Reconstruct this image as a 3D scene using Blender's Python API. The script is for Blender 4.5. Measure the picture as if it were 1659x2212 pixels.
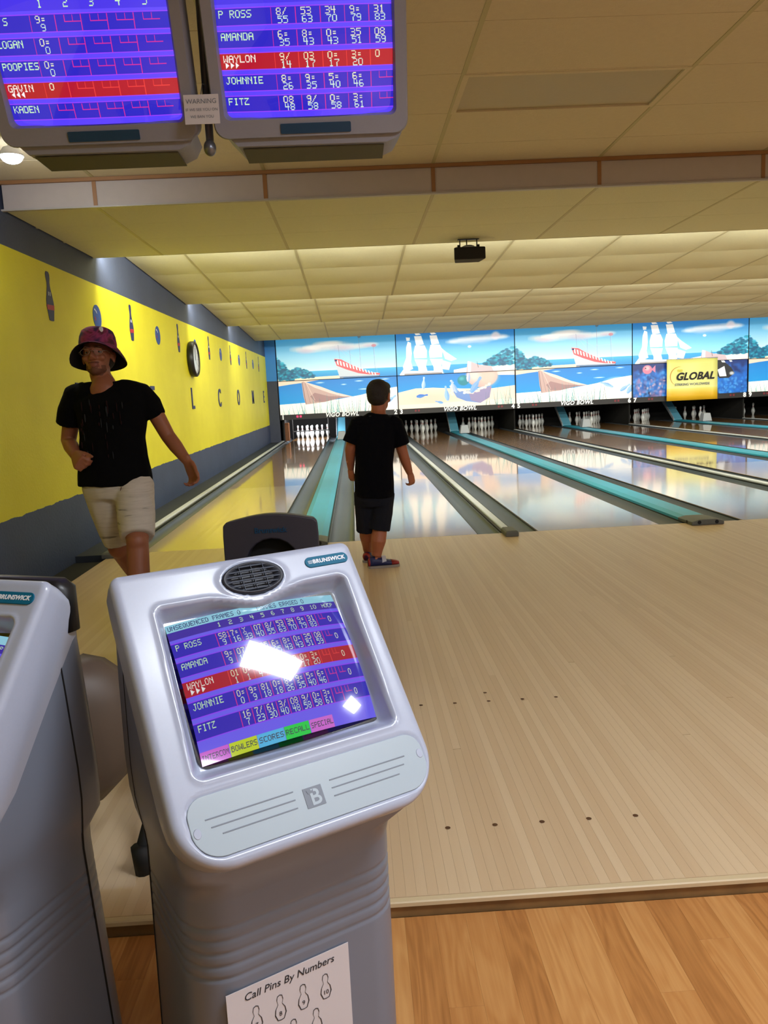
import bpy, bmesh, math, random
import numpy as np
from mathutils import Vector, Matrix, noise

S = bpy.context.scene
for o in list(bpy.data.objects):
    bpy.data.objects.remove(o)
C = S.collection
rnd = random.Random(7)
PI = math.pi

# ------------------------------------------------------------------ camera
FPX = 1722.7
CAM = Vector((0.0524, -6.7128, 1.2346))
YAW, PITCH, ROLL = 0.0310, 0.1475, -0.0488
_f = Vector((math.sin(YAW) * math.cos(PITCH), math.cos(YAW) * math.cos(PITCH), -math.sin(PITCH)))
_r0 = Vector((math.cos(YAW), -math.sin(YAW), 0))
_u0 = _r0.cross(_f)
_r = math.cos(ROLL) * _r0 + math.sin(ROLL) * _u0
_u = -math.sin(ROLL) * _r0 + math.cos(ROLL) * _u0
cd = bpy.data.cameras.new('camera')
cd.sensor_fit = 'HORIZONTAL'
cd.sensor_width = 36.0
cd.lens = FPX / 1659 * 36
cd.clip_start = 0.05
cam = bpy.data.objects.new('camera', cd)
C.objects.link(cam)
cam.matrix_world = Matrix(((_r.x, _u.x, -_f.x, CAM.x), (_r.y, _u.y, -_f.y, CAM.y), (_r.z, _u.z, -_f.z, CAM.z), (0, 0, 0, 1)))
S.camera = cam

def at(px, py, Y):
    """the point of the photograph's pixel (px, py) on the vertical plane y = Y"""
    d = _f + (px - 829.5) / FPX * _r - (py - 1106) / FPX * _u
    return CAM + d * ((Y - CAM.y) / d.y)

# ------------------------------------------------------------------ world, exposure
w = bpy.data.worlds.new('world')
w.use_nodes = True
w.node_tree.nodes['Background'].inputs[0].default_value = (0.9, 0.92, 1, 1)
w.node_tree.nodes['Background'].inputs[1].default_value = 0.15
S.world = w
S.view_settings.view_transform = 'Standard'
S.view_settings.look = 'None'
S.view_settings.gamma = 1
S.view_settings.use_curve_mapping = False
S.view_settings.exposure = 0.0

# ------------------------------------------------------------------ lights
def area(name, loc, sx, sy, power, col, rot=(0, 0, 0)):
    l = bpy.data.lights.new(name, 'AREA')
    l.shape = 'RECTANGLE'; l.size = sx; l.size_y = sy; l.energy = power; l.color = col
    o = bpy.data.objects.new(name, l); C.objects.link(o)
    o.location = loc; o.rotation_euler = rot
    return o
WARM = (1.0, 0.96, 0.82)
COOL = (0.86, 0.92, 1.0)
# fluorescent strips hidden behind each step of the saw-tooth ceiling over the lanes
STRIP_L = 17.1
for yy, pw in ((1.42, 420), (5.70, 330), (9.6, 260)):
    area('ceiling_strip_light', (6.25, yy, 2.765), STRIP_L, 0.06, pw, WARM, (math.radians(62), 0, 0))
    area('ceiling_strip_uplight', (6.25, yy + .03, 2.70), STRIP_L, 0.05, pw * .34, WARM, (math.radians(125), 0, 0))
area('mask_strip_light', (6.25, 14.75, 2.85), STRIP_L, 0.06, 26, (1, .97, .9), (math.radians(50), 0, 0))
# lit fluorescent troffers over the seating area, behind the photographer
TROFFERS = [(1.31, -6.13, 62), (4.92, -6.13, 60), (1.31, -9.6, 16), (8.5, -6.13, 60), (3.72, -9.6, 30), (12.1, -6.13, 50), (7.3, -9.6, 40)]
for x, y, pw in TROFFERS:
    area('troffer_light', (x, y, 2.815), 1.14, 0.52, pw, COOL)
# pin lights inside the pits
area('pin_light', (-1.26, 16.75, 0.80), 0.9, 0.1, 60, (1, 1, 1), (math.radians(50), 0, 0))
for px_ in (.527, 2.106, 3.896, 5.475, 7.264, 8.844, 10.63, 12.2):
    area('pin_light', (px_, 16.75, 0.80), 0.9, 0.1, .4, (1, 1, .95), (math.radians(50), 0, 0))

# ------------------------------------------------------------------ helpers
def tag(o, label=None, cat=None, group=None, kind=None):
    if label: o['label'] = label
    if cat: o['category'] = cat
    if group: o['group'] = group
    if kind: o['kind'] = kind
    return o

def empty(name, loc=(0, 0, 0), rz=0, label=None, cat=None, group=None):
    o = bpy.data.objects.new(name, None); C.objects.link(o)
    o.empty_display_size = 0.1
    o.location = loc; o.rotation_euler = (0, 0, rz)
    return tag(o, label, cat, group)

class MB:
    def __init__(s): s.v = []; s.f = []; s.m = []
    def add(s, vs, fs, mi=0):
        b = len(s.v); s.v += [tuple(v) for v in vs]
        for f in fs: s.f.append([b + i for i in f]); s.m.append(mi)
        return s
    def box(s, x0, x1, y0, y1, z0, z1, mi=0):
        return s.add([(x0, y0, z0), (x1, y0, z0), (x1, y1, z0), (x0, y1, z0), (x0, y0, z1), (x1, y0, z1), (x1, y1, z1), (x0, y1, z1)],
                     [(0, 3, 2, 1), (4, 5, 6, 7), (0, 1, 5, 4), (1, 2, 6, 5), (2, 3, 7, 6), (3, 0, 4, 7)], mi)
    def cbox(s, x0, x1, y0, y1, z0, z1, c=0.004, mi=0):
        """box with chamfered top edges"""
        vs = [(x0, y0, z0), (x1, y0, z0), (x1, y1, z0), (x0, y1, z0), (x0, y0, z1 - c), (x1, y0, z1 - c), (x1, y1, z1 - c), (x0, y1, z1 - c),
              (x0 + c, y0 + c, z1), (x1 - c, y0 + c, z1), (x1 - c, y1 - c, z1), (x0 + c, y1 - c, z1)]
        fs = [(0, 3, 2, 1), (8, 9, 10, 11)]
        for i in range(4):
            j = (i + 1) % 4
            fs += [(i, j, 4 + j, 4 + i), (4 + i, 4 + j, 8 + j, 8 + i)]
        return s.add(vs, fs, mi)
    def rings(s, rs, cap=True, mi=0, loop=True):
        n = len(rs[0]); vs = [p for r in rs for p in r]; fs = []
        for k in range(len(rs) - 1):
            for i in range(n if loop else n - 1):
                j = (i + 1) % n
                fs.append((k * n + i, k * n + j, (k + 1) * n + j, (k + 1) * n + i))
        if cap:
            fs.append(tuple(reversed(range(n)))); fs.append(tuple((len(rs) - 1) * n + i for i in range(n)))
        return s.add(vs, fs, mi)
    def tube(s, pts, rad, n=14, ref=(1, 0, 0), mi=0, cap=True):
        """swept ellipse; rad entries r or (a along ref, b across)"""
        pts = [Vector(p) for p in pts]; rs = []
        for i, p in enumerate(pts):
            t = (pts[min(i + 1, len(pts) - 1)] - pts[max(i - 1, 0)]).normalized()
            a = Vector(ref) - t * Vector(ref).dot(t)
            if a.length < 1e-3: a = Vector((0, 1, 0)) - t * t.y
            a.normalize(); b = t.cross(a)
            r = rad[i] if isinstance(rad, (list, tuple)) else rad
            ra, rb = r if isinstance(r, (tuple, list)) else (r, r)
            rs.append([p + a * (ra * math.cos(2 * PI * k / n)) + b * (rb * math.sin(2 * PI * k / n)) for k in range(n)])
        return s.rings(rs, cap, mi)
    def ell(s, c, r, axes=None, nu=16, nv=10, mi=0):
        c = Vector(c); ax = axes or (Vector((1, 0, 0)), Vector((0, 1, 0)), Vector((0, 0, 1)))
        vs = [c - ax[2] * r[2]]; fs = []
        for j in range(1, nv):
            th = -PI / 2 + PI * j / nv
            for i in range(nu):
                ph = 2 * PI * i / nu
                vs.append(c + ax[0] * (r[0] * math.cos(th) * math.cos(ph)) + ax[1] * (r[1] * math.cos(th) * math.sin(ph)) + ax[2] * (r[2] * math.sin(th)))
        vs.append(c + ax[2] * r[2]); T = len(vs) - 1
        for i in range(nu):
            j = (i + 1) % nu
            fs.append((0, 1 + j, 1 + i))
            for k in range(nv - 2): fs.append((1 + k * nu + i, 1 + k * nu + j, 1 + (k + 1) * nu + j, 1 + (k + 1) * nu + i))
            fs.append((T, 1 + (nv - 2) * nu + i, 1 + (nv - 2) * nu + j))
        return s.add(vs, fs, mi)
    def lathe(s, prof, c=(0, 0, 0), n=20, axes=None, mi=0, cap=False):
        c = Vector(c); ax = axes or (Vector((1, 0, 0)), Vector((0, 1, 0)), Vector((0, 0, 1)))
        return s.rings([[c + ax[0] * (r * math.cos(2 * PI * i / n)) + ax[1] * (r * math.sin(2 * PI * i / n)) + ax[2] * z for i in range(n)] for r, z in prof], cap, mi)
    def prism(s, poly, f0, f1, mi=0):
        """poly 2D; f0/f1 map a 2D point to 3D for the two ends"""
        return s.rings([[f0(p) for p in poly], [f1(p) for p in poly]], True, mi)
    def mesh(s, name, mats, smooth=False):
        me = bpy.data.meshes.new(name); me.from_pydata(s.v, [], s.f); me.update()
        for m in (mats if isinstance(mats, (list, tuple)) else [mats]): me.materials.append(m)
        me.polygons.foreach_set('material_index', s.m)
        bm = bmesh.new(); bm.from_mesh(me); bmesh.ops.recalc_face_normals(bm, faces=bm.faces); bm.to_mesh(me); bm.free()
        if smooth: me.shade_smooth() if hasattr(me, 'shade_smooth') else None
        return me
    def build(s, name, mats, parent=None, smooth=False, bevel=0, **kw):
        return link(name, s.mesh(name, mats, smooth), parent, smooth, bevel, **kw)

def link(name, me, parent=None, smooth=False, bevel=0, loc=None, label=None, cat=None, group=None, kind=None, auto=None):
    o = bpy.data.objects.new(name, me); C.objects.link(o)
    if parent: o.parent = parent
    if loc: o.location = loc
    if smooth:
        me.polygons.foreach_set('use_smooth', [True] * len(me.polygons))
    if bevel:
        b = o.modifiers.new('bevel', 'BEVEL'); b.width = bevel; b.segments = 3; b.limit_method = 'ANGLE'; b.angle_limit = math.radians(35)
        me.polygons.foreach_set('use_smooth', [True] * len(me.polygons))
        b.harden_normals = True
    if auto:
        bm = bmesh.new(); bm.from_mesh(me)
        for e in bm.edges:
            if len(e.link_faces) == 2 and e.calc_face_angle(0) > math.radians(auto): e.smooth = False
        bm.to_mesh(me); bm.free()
        me.polygons.foreach_set('use_smooth', [True] * len(me.polygons))
    return tag(o, label, cat, group, kind)

def copy_tree(o, parent=None):
    c = o.copy(); C.objects.link(c)
    if parent is not None: c.parent = parent
    for ch in list(o.children): copy_tree(ch, c)
    return c

def text_mesh(txt, size, bold=0.0, shear=0.0, extrude=0.001, align='CENTER', spacing=1.0):
    cu = bpy.data.curves.new('text', 'FONT')
    cu.body = txt; cu.size = size; cu.offset = bold; cu.shear = shear; cu.extrude = extrude
    cu.align_x = align; cu.align_y = 'CENTER'; cu.space_character = spacing; cu.resolution_u = 4
    o = bpy.data.objects.new('text', cu); C.objects.link(o)
    dg = bpy.context.evaluated_depsgraph_get()
    me = bpy.data.meshes.new_from_object(o.evaluated_get(dg))
    bpy.data.objects.remove(o); bpy.data.curves.remove(cu)
    return me

def text(name, txt, size, mat, M, parent=None, **kw):
    """lettering lying in the plane of matrix M (x right, y up, z out)"""
    me = text_mesh(txt, size, **kw); me.materials.clear(); me.materials.append(mat)
    me.transform(M)
    return link(name, me, parent)

def frame(o, x, y):
    x = Vector(x).normalized(); y = Vector(y).normalized(); z = x.cross(y); o = Vector(o)
    return Matrix(((x.x, y.x, z.x, o.x), (x.y, y.y, z.y, o.y), (x.z, y.z, z.z, o.z), (0, 0, 0, 1)))

# ------------------------------------------------------------------ materials
def s2l(c): return tuple(((x / 255) / 12.92 if x / 255 <= .04045 else ((x / 255 + .055) / 1.055) ** 2.4) for x in c)
def nm(m): return m.node_tree.nodes, m.node_tree.links
def mat(name, rgb, rough=.5, metal=0, spec=.5, coat=0, noise_s=0, noise_a=0.0, bump=0, bump_s=60, emit=0, sheen=0):
    m = bpy.data.materials.new(name); m.use_nodes = True; N, L = nm(m); p = N['Principled BSDF']
    col = s2l(rgb) + (1,)
    p.inputs['Base Color'].default_value = col
    p.inputs['Roughness'].default_value = rough; p.inputs['Metallic'].default_value = metal
    p.inputs['Specular IOR Level'].default_value = spec
    p.inputs['Coat Weight'].default_value = coat; p.inputs['Coat Roughness'].default_value = .16
    if emit:
        p.inputs['Emission Color'].default_value = col; p.inputs['Emission Strength'].default_value = emit
    if sheen: p.inputs['Sheen Weight'].default_value = sheen
    if noise_a or bump:
        tc = N.new('ShaderNodeTexCoord'); n = N.new('ShaderNodeTexNoise')
        n.inputs['Scale'].default_value = noise_s or bump_s; n.inputs['Detail'].default_value = 5
        L.new(tc.outputs['Object'], n.inputs['Vector'])
        if noise_a:
            mx = N.new('ShaderNodeMix'); mx.data_type = 'RGBA'
            mx.inputs[6].default_value = tuple(c * (1 - noise_a) for c in col[:3]) + (1,)
            mx.inputs[7].default_value = tuple(min(1, c * (1 + noise_a)) for c in col[:3]) + (1,)
            L.new(n.outputs['Fac'], mx.inputs[0]); L.new(mx.outputs[2], p.inputs['Base Color'])
        if bump:
            n2 = N.new('ShaderNodeTexNoise'); n2.inputs['Scale'].default_value = bump_s; n2.inputs['Detail'].default_value = 4
            L.new(tc.outputs['Object'], n2.inputs['Vector'])
            b = N.new('ShaderNodeBump'); b.inputs['Strength'].default_value = bump; b.inputs['Distance'].default_value = .01
            L.new(n2.outputs['Fac'], b.inputs['Height']); L.new(b.outputs['Normal'], p.inputs['Normal'])
    return m

def wood(name, c0, c1, rough, coat=0.0, gs=(40, 1.2), strips=None, objrand=True, spec=.5, figure=0.5, coat_rough=.04, bump=0.0):
    """board tone from the object's own random number (or from strips of given width), grain running along y"""
    m = bpy.data.materials.new(name); m.use_nodes = True; N, L = nm(m); p = N['Principled BSDF']
    g = N.new('ShaderNodeNewGeometry'); mp = N.new('ShaderNodeMapping'); L.new(g.outputs['Position'], mp.inputs['Vector'])
    mp.inputs['Scale'].default_value = (gs[0], gs[1], gs[0])
    n = N.new('ShaderNodeTexNoise'); n.inputs['Scale'].default_value = 1; n.inputs['Detail'].default_value = 6; n.inputs['Distortion'].default_value = .6
    off = N.new('ShaderNodeVectorMath'); off.operation = 'ADD'
    L.new(mp.outputs[0], off.inputs[0]); L.new(off.outputs[0], n.inputs['Vector'])
    oi = N.new('ShaderNodeObjectInfo')
    if strips:
        sx = N.new('ShaderNodeSeparateXYZ'); L.new(g.outputs['Position'], sx.inputs[0])
        dv = N.new('ShaderNodeMath'); dv.operation = 'DIVIDE'; dv.inputs[1].default_value = strips; L.new(sx.outputs['X'], dv.inputs[0])
        fl = N.new('ShaderNodeMath'); fl.operation = 'FLOOR'; L.new(dv.outputs[0], fl.inputs[0])
        wn = N.new('ShaderNodeTexWhiteNoise'); wn.noise_dimensions = '1D'; L.new(fl.outputs[0], wn.inputs['W']); r_out = wn.outputs['Value']
    else: r_out = oi.outputs['Random']
    mul = N.new('ShaderNodeMath'); mul.operation = 'MULTIPLY'; mul.inputs[1].default_value = 50; L.new(r_out, mul.inputs[0]); L.new(mul.outputs[0], off.inputs[1])
    m1 = N.new('ShaderNodeMath'); m1.operation = 'MULTIPLY_ADD'; m1.inputs[1].default_value = figure; L.new(n.outputs['Fac'], m1.inputs[0])
    m2 = N.new('ShaderNodeMath'); m2.operation = 'MULTIPLY'; m2.inputs[1].default_value = 1 - figure; L.new(r_out, m2.inputs[0]); L.new(m2.outputs[0], m1.inputs[2])
    cr = N.new('ShaderNodeValToRGB'); cr.color_ramp.elements[0].color = s2l(c0) + (1,); cr.color_ramp.elements[1].color = s2l(c1) + (1,)
    cr.color_ramp.elements[0].position = .15; cr.color_ramp.elements[1].position = .85
    L.new(m1.outputs[0], cr.inputs[0]); L.new(cr.outputs[0], p.inputs['Base Color'])
    p.inputs['Roughness'].default_value = rough; p.inputs['Coat Weight'].default_value = coat; p.inputs['Coat Roughness'].default_value = coat_rough
    p.inputs['Specular IOR Level'].default_value = spec
    if bump:
        b = N.new('ShaderNodeBump'); b.inputs['Strength'].default_value = bump; b.inputs['Distance'].default_value = .002
        nn = N.new('ShaderNodeTexNoise'); nn.inputs['Scale'].default_value = 2.5; nn.inputs['Detail'].default_value = 2
        mp2 = N.new('ShaderNodeMapping'); mp2.inputs['Scale'].default_value = (5, .35, 1); L.new(g.outputs['Position'], mp2.inputs['Vector']); L.new(mp2.outputs[0], nn.inputs['Vector'])
        L.new(nn.outputs['Fac'], b.inputs['Height']); L.new(b.outputs['Normal'], p.inputs['Normal']); L.new(b.outputs['Normal'], p.inputs['Coat Normal'])
    return m

M = {}
M['board'] = wood('maple_board', (198, 170, 134), (211, 187, 152), .36, .25, strips=None, spec=.4, figure=.45, coat_rough=.22)
M['board_far'] = wood('maple_floor', (198, 170, 134), (211, 187, 152), .36, .25, strips=.027, spec=.4, figure=.45, coat_rough=.22)
M['lane'] = wood('lane_wood', (188, 154, 108), (212, 182, 136), .25, 1.0, strips=.027, spec=.6, figure=.4, coat_rough=.085, bump=.06)
M['lane_far'] = wood('lane_pine', (150, 108, 60), (180, 134, 80), .25, 1.0, strips=.027, spec=.6, figure=.4, coat_rough=.045, bump=.06)
M['plank'] = wood('oak_laminate', (160, 98, 44), (226, 168, 104), .4, .15, gs=(30, 2.4), spec=.4, figure=.72, coat_rough=.2)
def laminate():
    m = bpy.data.materials.new('oak_laminate'); m.use_nodes = True; N, L = nm(m); p = N['Principled BSDF']
    g = N.new('ShaderNodeNewGeometry'); oi = N.new('ShaderNodeObjectInfo')
    mul = N.new('ShaderNodeMath'); mul.operation = 'MULTIPLY'; mul.inputs[1].default_value = 37; L.new(oi.outputs['Random'], mul.inputs[0])
    def ns(sc, dist, det):
        mp = N.new('ShaderNodeMapping'); mp.inputs['Scale'].default_value = sc; L.new(g.outputs['Position'], mp.inputs['Vector'])
        ad = N.new('ShaderNodeVectorMath'); ad.operation = 'ADD'; L.new(mp.outputs[0], ad.inputs[0]); L.new(mul.outputs[0], ad.inputs[1])
        n = N.new('ShaderNodeTexNoise'); n.inputs['Scale'].default_value = 1; n.inputs['Detail'].default_value = det; n.inputs['Distortion'].default_value = dist
        L.new(ad.outputs[0], n.inputs['Vector']); return n
    a = ns((13, 1.6, 13), .4, 2); fine = ns((150, 5, 150), .2, 3)
    # growth-ring figure: bands of the slow noise
    sn = N.new('ShaderNodeMath'); sn.operation = 'MULTIPLY'; sn.inputs[1].default_value = 62; L.new(a.outputs['Fac'], sn.inputs[0])
    si = N.new('ShaderNodeMath'); si.operation = 'SINE'; L.new(sn.outputs[0], si.inputs[0])
    m1 = N.new('ShaderNodeMath'); m1.operation = 'MULTIPLY_ADD'; m1.inputs[1].default_value = .055; m1.inputs[2].default_value = .26; L.new(si.outputs[0], m1.inputs[0])
    m2 = N.new('ShaderNodeMath'); m2.operation = 'MULTIPLY_ADD'; m2.inputs[1].default_value = .30; L.new(fine.outputs['Fac'], m2.inputs[0]); L.new(m1.outputs[0], m2.inputs[2])
    m3 = N.new('ShaderNodeMath'); m3.operation = 'MULTIPLY_ADD'; m3.inputs[1].default_value = .26; L.new(oi.outputs['Random'], m3.inputs[0]); L.new(m2.outputs[0], m3.inputs[2])
    cr = N.new('ShaderNodeValToRGB'); e = cr.color_ramp.elements; e.new(.5)
    for i_, (q, c) in enumerate(((.24, (146, 92, 44)), (.5, (184, 126, 68)), (.82, (210, 158, 96)))): e[i_].position = q; e[i_].color = s2l(c) + (1,)
    L.new(m3.outputs[0], cr.inputs[0]); L.new(cr.outputs[0], p.inputs['Base Color'])
    p.inputs['Roughness'].default_value = .42; p.inputs['Coat Weight'].default_value = .15; p.inputs['Coat Roughness'].default_value = .2
    return m
M['plank'] = laminate()
M['gutter'] = mat('gutter_plastic', (70, 78, 86), .42, coat=.1, noise_s=3, noise_a=.12)
M['gutter_dark'] = mat('gutter_edge', (22, 26, 24), .5)
M['ramp'] = mat('track_teal', (86, 150, 178), .4)
M['teal'] = mat('teal_cap', (48, 156, 186), .4, coat=.12, noise_s=2.5, noise_a=.08)
M['cap_white'] = mat('pale_cap', (196, 202, 208), .4, noise_s=5, noise_a=.08)
M['cap_end'] = mat('cap_end_grey', (96, 98, 92), .55, bump=.2)
M['ledge'] = mat('ledge_dark', (44, 50, 58), .7, noise_s=4, noise_a=.2)
M['black'] = mat('black_matte', (10, 10, 11), .7)
M['pit'] = mat('pit_black', (9, 9, 11), .9)
M['tile'] = mat('ceiling_tile', (208, 206, 176), .85, noise_s=30, noise_a=.05, bump=.25, bump_s=90)
M['tile_up'] = mat('ceiling_tile_near', (206, 194, 166), .85, noise_s=30, noise_a=.05, bump=.25, bump_s=90)
M['grid'] = mat('ceiling_grid', (172, 166, 134), .6)
M['grid_y'] = mat('ceiling_grid_yellow', (178, 170, 126), .5)
M['fascia'] = mat('fascia_panel', (178, 170, 166), .6, noise_s=14, noise_a=.05)
M['fascia_trim'] = mat('fascia_trim_brown', (150, 108, 66), .5)
M['fascia_edge'] = mat('fascia_edge_grey', (168, 164, 160), .4)
M['lens'] = mat('unlit_lens', (172, 160, 126), .4, noise_s=60, noise_a=.05)
M['wall_dark'] = mat('wall_dark', (60, 66, 86), .8, noise_s=8, noise_a=.12)
M['wall_plain'] = mat('wall_plain', (168, 160, 140), .8)
M['blue_pillar'] = mat('blue_pillar', (24, 120, 205), .5)
M['navy'] = mat('navy_decal', (38, 44, 92), .5, noise_s=30, noise_a=.15)
M['red'] = mat('red_decal', (170, 30, 48), .5)
M['white'] = mat('white_paint', (225, 228, 235), .5)
M['bluedecal'] = mat('blue_decal', (40, 74, 150), .5)
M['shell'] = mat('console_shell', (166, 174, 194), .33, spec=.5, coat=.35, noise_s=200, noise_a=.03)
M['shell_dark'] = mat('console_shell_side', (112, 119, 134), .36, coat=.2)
M['hoodblack'] = mat('console_back_black', (16, 18, 22), .4)
M['pill'] = mat('console_lid', (160, 174, 184), .36, coat=.2)
M['stripe'] = mat('console_stripe', (112, 120, 132), .5)
M['spk'] = mat('speaker_dark', (34, 38, 48), .5)
M['spk_slat'] = mat('speaker_slat', (48, 54, 68), .5, spec=.25)
M['tealbadge'] = mat('teal_badge', (6, 96, 128), .5, spec=.2)
M['darkteal'] = mat('dark_teal_badge', (14, 62, 96), .4)
M['bezel'] = mat('monitor_housing', (140, 140, 152), .5, noise_s=100, noise_a=.04)
M['bezel_low'] = mat('monitor_vent', (84, 84, 66), .6)
M['crt_edge'] = mat('crt_edge', (12, 14, 20), .12, coat=.8)
M['steel'] = mat('steel_tube', (120, 122, 130), .3, metal=.6)
M['paper'] = mat('paper', (205, 200, 204), .8)
M['ink'] = mat('ink', (42, 40, 46), .8)
M['hood'] = mat('ball_return_hood', (56, 54, 66), .45, noise_s=30, noise_a=.06)
M['chair'] = mat('chair_shell', (92, 78, 66), .5)
M['pin'] = mat('pin_white', (214, 220, 224), .3, coat=.3)
M['pinred'] = mat('pin_red', (190, 30, 36), .35)
M['steelbox'] = mat('grey_guard', (150, 156, 166), .45)
M['brown'] = mat('brown_block', (110, 66, 34), .6, noise_s=30, noise_a=.3)
M['nose_top'] = mat('nosing_top', (204, 184, 146), .4)
M['dot'] = mat('dot_brown', (84, 54, 30), .6)
M['nose_side'] = mat('nosing_side', (132, 98, 56), .6, noise_s=14, noise_a=.45)
M['troffer'] = mat('troffer_lens', (235, 242, 255), .5, emit=9)
M['bulb'] = mat('lamp_glow', (240, 244, 255), .5, emit=22)
M['skin_man'] = mat('skin_tan', (150, 92, 66), .5, noise_s=14, noise_a=.06)
M['skin_boy'] = mat('skin_boy', (168, 100, 70), .5, noise_s=14, noise_a=.05)
M['beard'] = mat('beard', (104, 64, 46), .8)
M['lip'] = mat('lips', (130, 72, 60), .5)
M['hair'] = mat('dark_hair', (30, 20, 16), .65, bump=.6, bump_s=110)
M['tee'] = mat('black_tee', (5, 5, 7), .95, spec=.15, bump=.5, bump_s=16)
M['tee_boy'] = mat('navy_black_tee', (5, 5, 12), .95, spec=.15, bump=.5, bump_s=18)
M['print'] = mat('tee_print', (40, 22, 24), .95, spec=.1)
M['print_grey'] = mat('tee_print_grey', (44, 46, 50), .95, spec=.1)
M['shorts_boy'] = mat('charcoal_shorts', (26, 28, 38), .9, spec=.2, bump=.5, bump_s=18)
M['eyew'] = mat('eye_white', (120, 110, 102), .4)
M['eyeb'] = mat('eye_dark', (20, 14, 12), .2)
M['metal'] = mat('thin_metal', (150, 140, 130), .3, metal=.8)
M['shoe_blue'] = mat('shoe_blue', (28, 34, 84), .5)
M['shoe_red'] = mat('shoe_red', (150, 34, 34), .5)
M['shoe_white'] = mat('shoe_white', (190, 190, 200), .5)
M['sole'] = mat('shoe_sole', (150, 140, 130), .6)
M['clockface'] = mat('clock_face', (205, 208, 214), .3, coat=.4)
M['hatblack'] = mat('hat_under', (12, 11, 14), .9)
M['ledred'] = mat('led_red', (235, 50, 100), .5, emit=1.0)
M['ledoff'] = mat('led_dim', (120, 26, 44), .5)
M['strip'] = mat('mask_strip_black', (28, 27, 34), .5)
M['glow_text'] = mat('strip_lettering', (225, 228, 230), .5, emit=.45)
M['banner'] = mat('banner_yellow', (226, 214, 60), .45, emit=.0)

def ramp_mat(name, els, scale, rough=.8, wave=False, dist=1.5, bump=0):
    m = bpy.data.materials.new(name); m.use_nodes = True; N, L = nm(m); p = N['Principled BSDF']
    tc = N.new('ShaderNodeTexCoord'); n = N.new('ShaderNodeTexNoise'); mp = N.new('ShaderNodeMapping'); mp.inputs['Scale'].default_value = scale
    L.new(tc.outputs['Object'], mp.inputs['Vector']); L.new(mp.outputs[0], n.inputs['Vector'])
    n.inputs['Scale'].default_value = 1; n.inputs['Detail'].default_value = 3; n.inputs['Distortion'].default_value = dist
    cr = N.new('ShaderNodeValToRGB'); e = cr.color_ramp.elements
    while len(e) < len(els): e.new(.5)
    for i, (q, c) in enumerate(els): e[i].position = q; e[i].color = s2l(c) + (1,)
    L.new(n.outputs['Fac'], cr.inputs[0]); L.new(cr.outputs[0], p.inputs['Base Color']); p.inputs['Roughness'].default_value = rough
    if bump:
        b = N.new('ShaderNodeBump'); b.inputs['Strength'].default_value = bump; b.inputs['Distance'].default_value = .01
        L.new(n.outputs['Fac'], b.inputs['Height']); L.new(b.outputs['Normal'], p.inputs['Normal'])
    return m
M['hat'] = ramp_mat('tie_dye_hat', [(.36, (28, 28, 96)), (.44, (60, 26, 72)), (.51, (150, 50, 104)), (.57, (90, 32, 50)), (.66, (30, 22, 52))], (8, 8, 12), dist=.8)
M['shorts'] = ramp_mat('heather_shorts', [(.25, (110, 102, 96)), (.36, (190, 182, 170)), (.6, (202, 194, 182)), (.8, (182, 172, 158))], (6, 6, 60), dist=.4, bump=.15)

# painted side wall: colour bands by height, hand-cut lower edge, block relief
def wall_material():
    m = bpy.data.materials.new('painted_wall'); m.use_nodes = True; N, L = nm(m); p = N['Principled BSDF']
    g = N.new('ShaderNodeNewGeometry'); sx = N.new('ShaderNodeSeparateXYZ'); L.new(g.outputs['Position'], sx.inputs[0])
    n = N.new('ShaderNodeTexNoise'); n.inputs['Scale'].default_value = 7; n.inputs['Detail'].default_value = 6; L.new(g.outputs['Position'], n.inputs['Vector'])
    a = N.new('ShaderNodeMath'); a.operation = 'MULTIPLY_ADD'; a.inputs[1].default_value = .035; L.new(n.outputs['Fac'], a.inputs[0]); L.new(sx.outputs['Z'], a.inputs[2])
    lo = N.new('ShaderNodeMath'); lo.operation = 'GREATER_THAN'; lo.inputs[1].default_value = .515; L.new(a.outputs[0], lo.inputs[0])
    hi = N.new('ShaderNodeMath'); hi.operation = 'GREATER_THAN'; hi.inputs[1].default_value = 2.40; L.new(sx.outputs['Z'], hi.inputs[0])
    n2 = N.new('ShaderNodeTexNoise'); n2.inputs['Scale'].default_value = 2.2; n2.inputs['Detail'].default_value = 4; L.new(g.outputs['Position'], n2.inputs['Vector'])
    def mix(f, A, B):
        x = N.new('ShaderNodeMix'); x.data_type = 'RGBA'
        if hasattr(f, 'links'): L.new(f, x.inputs[0])
        else: x.inputs[0].default_value = f
        for i, q in ((6, A), (7, B)):
            if hasattr(q, 'links'): L.new(q, x.inputs[i])
            else: x.inputs[i].default_value = s2l(q) + (1,)
        return x.outputs[2]
    low = mix(n2.outputs['Fac'], (46, 58, 90), (66, 80, 112)); yel = mix(n2.outputs['Fac'], (212, 204, 30), (230, 224, 52)); top = mix(n2.outputs['Fac'], (54, 62, 84), (70, 80, 104))
    c = mix(hi.outputs[0], mix(lo.outputs[0], low, yel), top)
    L.new(c, p.inputs['Base Color']); p.inputs['Roughness'].default_value = .55
    b = N.new('ShaderNodeBump'); b.inputs['Strength'].default_value = .35; b.inputs['Distance'].default_value = .006
    n3 = N.new('ShaderNodeTexNoise'); n3.inputs['Scale'].default_value = 45; L.new(g.outputs['Position'], n3.inputs['Vector'])
    L.new(n3.outputs['Fac'], b.inputs['Height']); L.new(b.outputs['Normal'], p.inputs['Normal'])
    return m
M['wall_left'] = wall_material()

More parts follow.
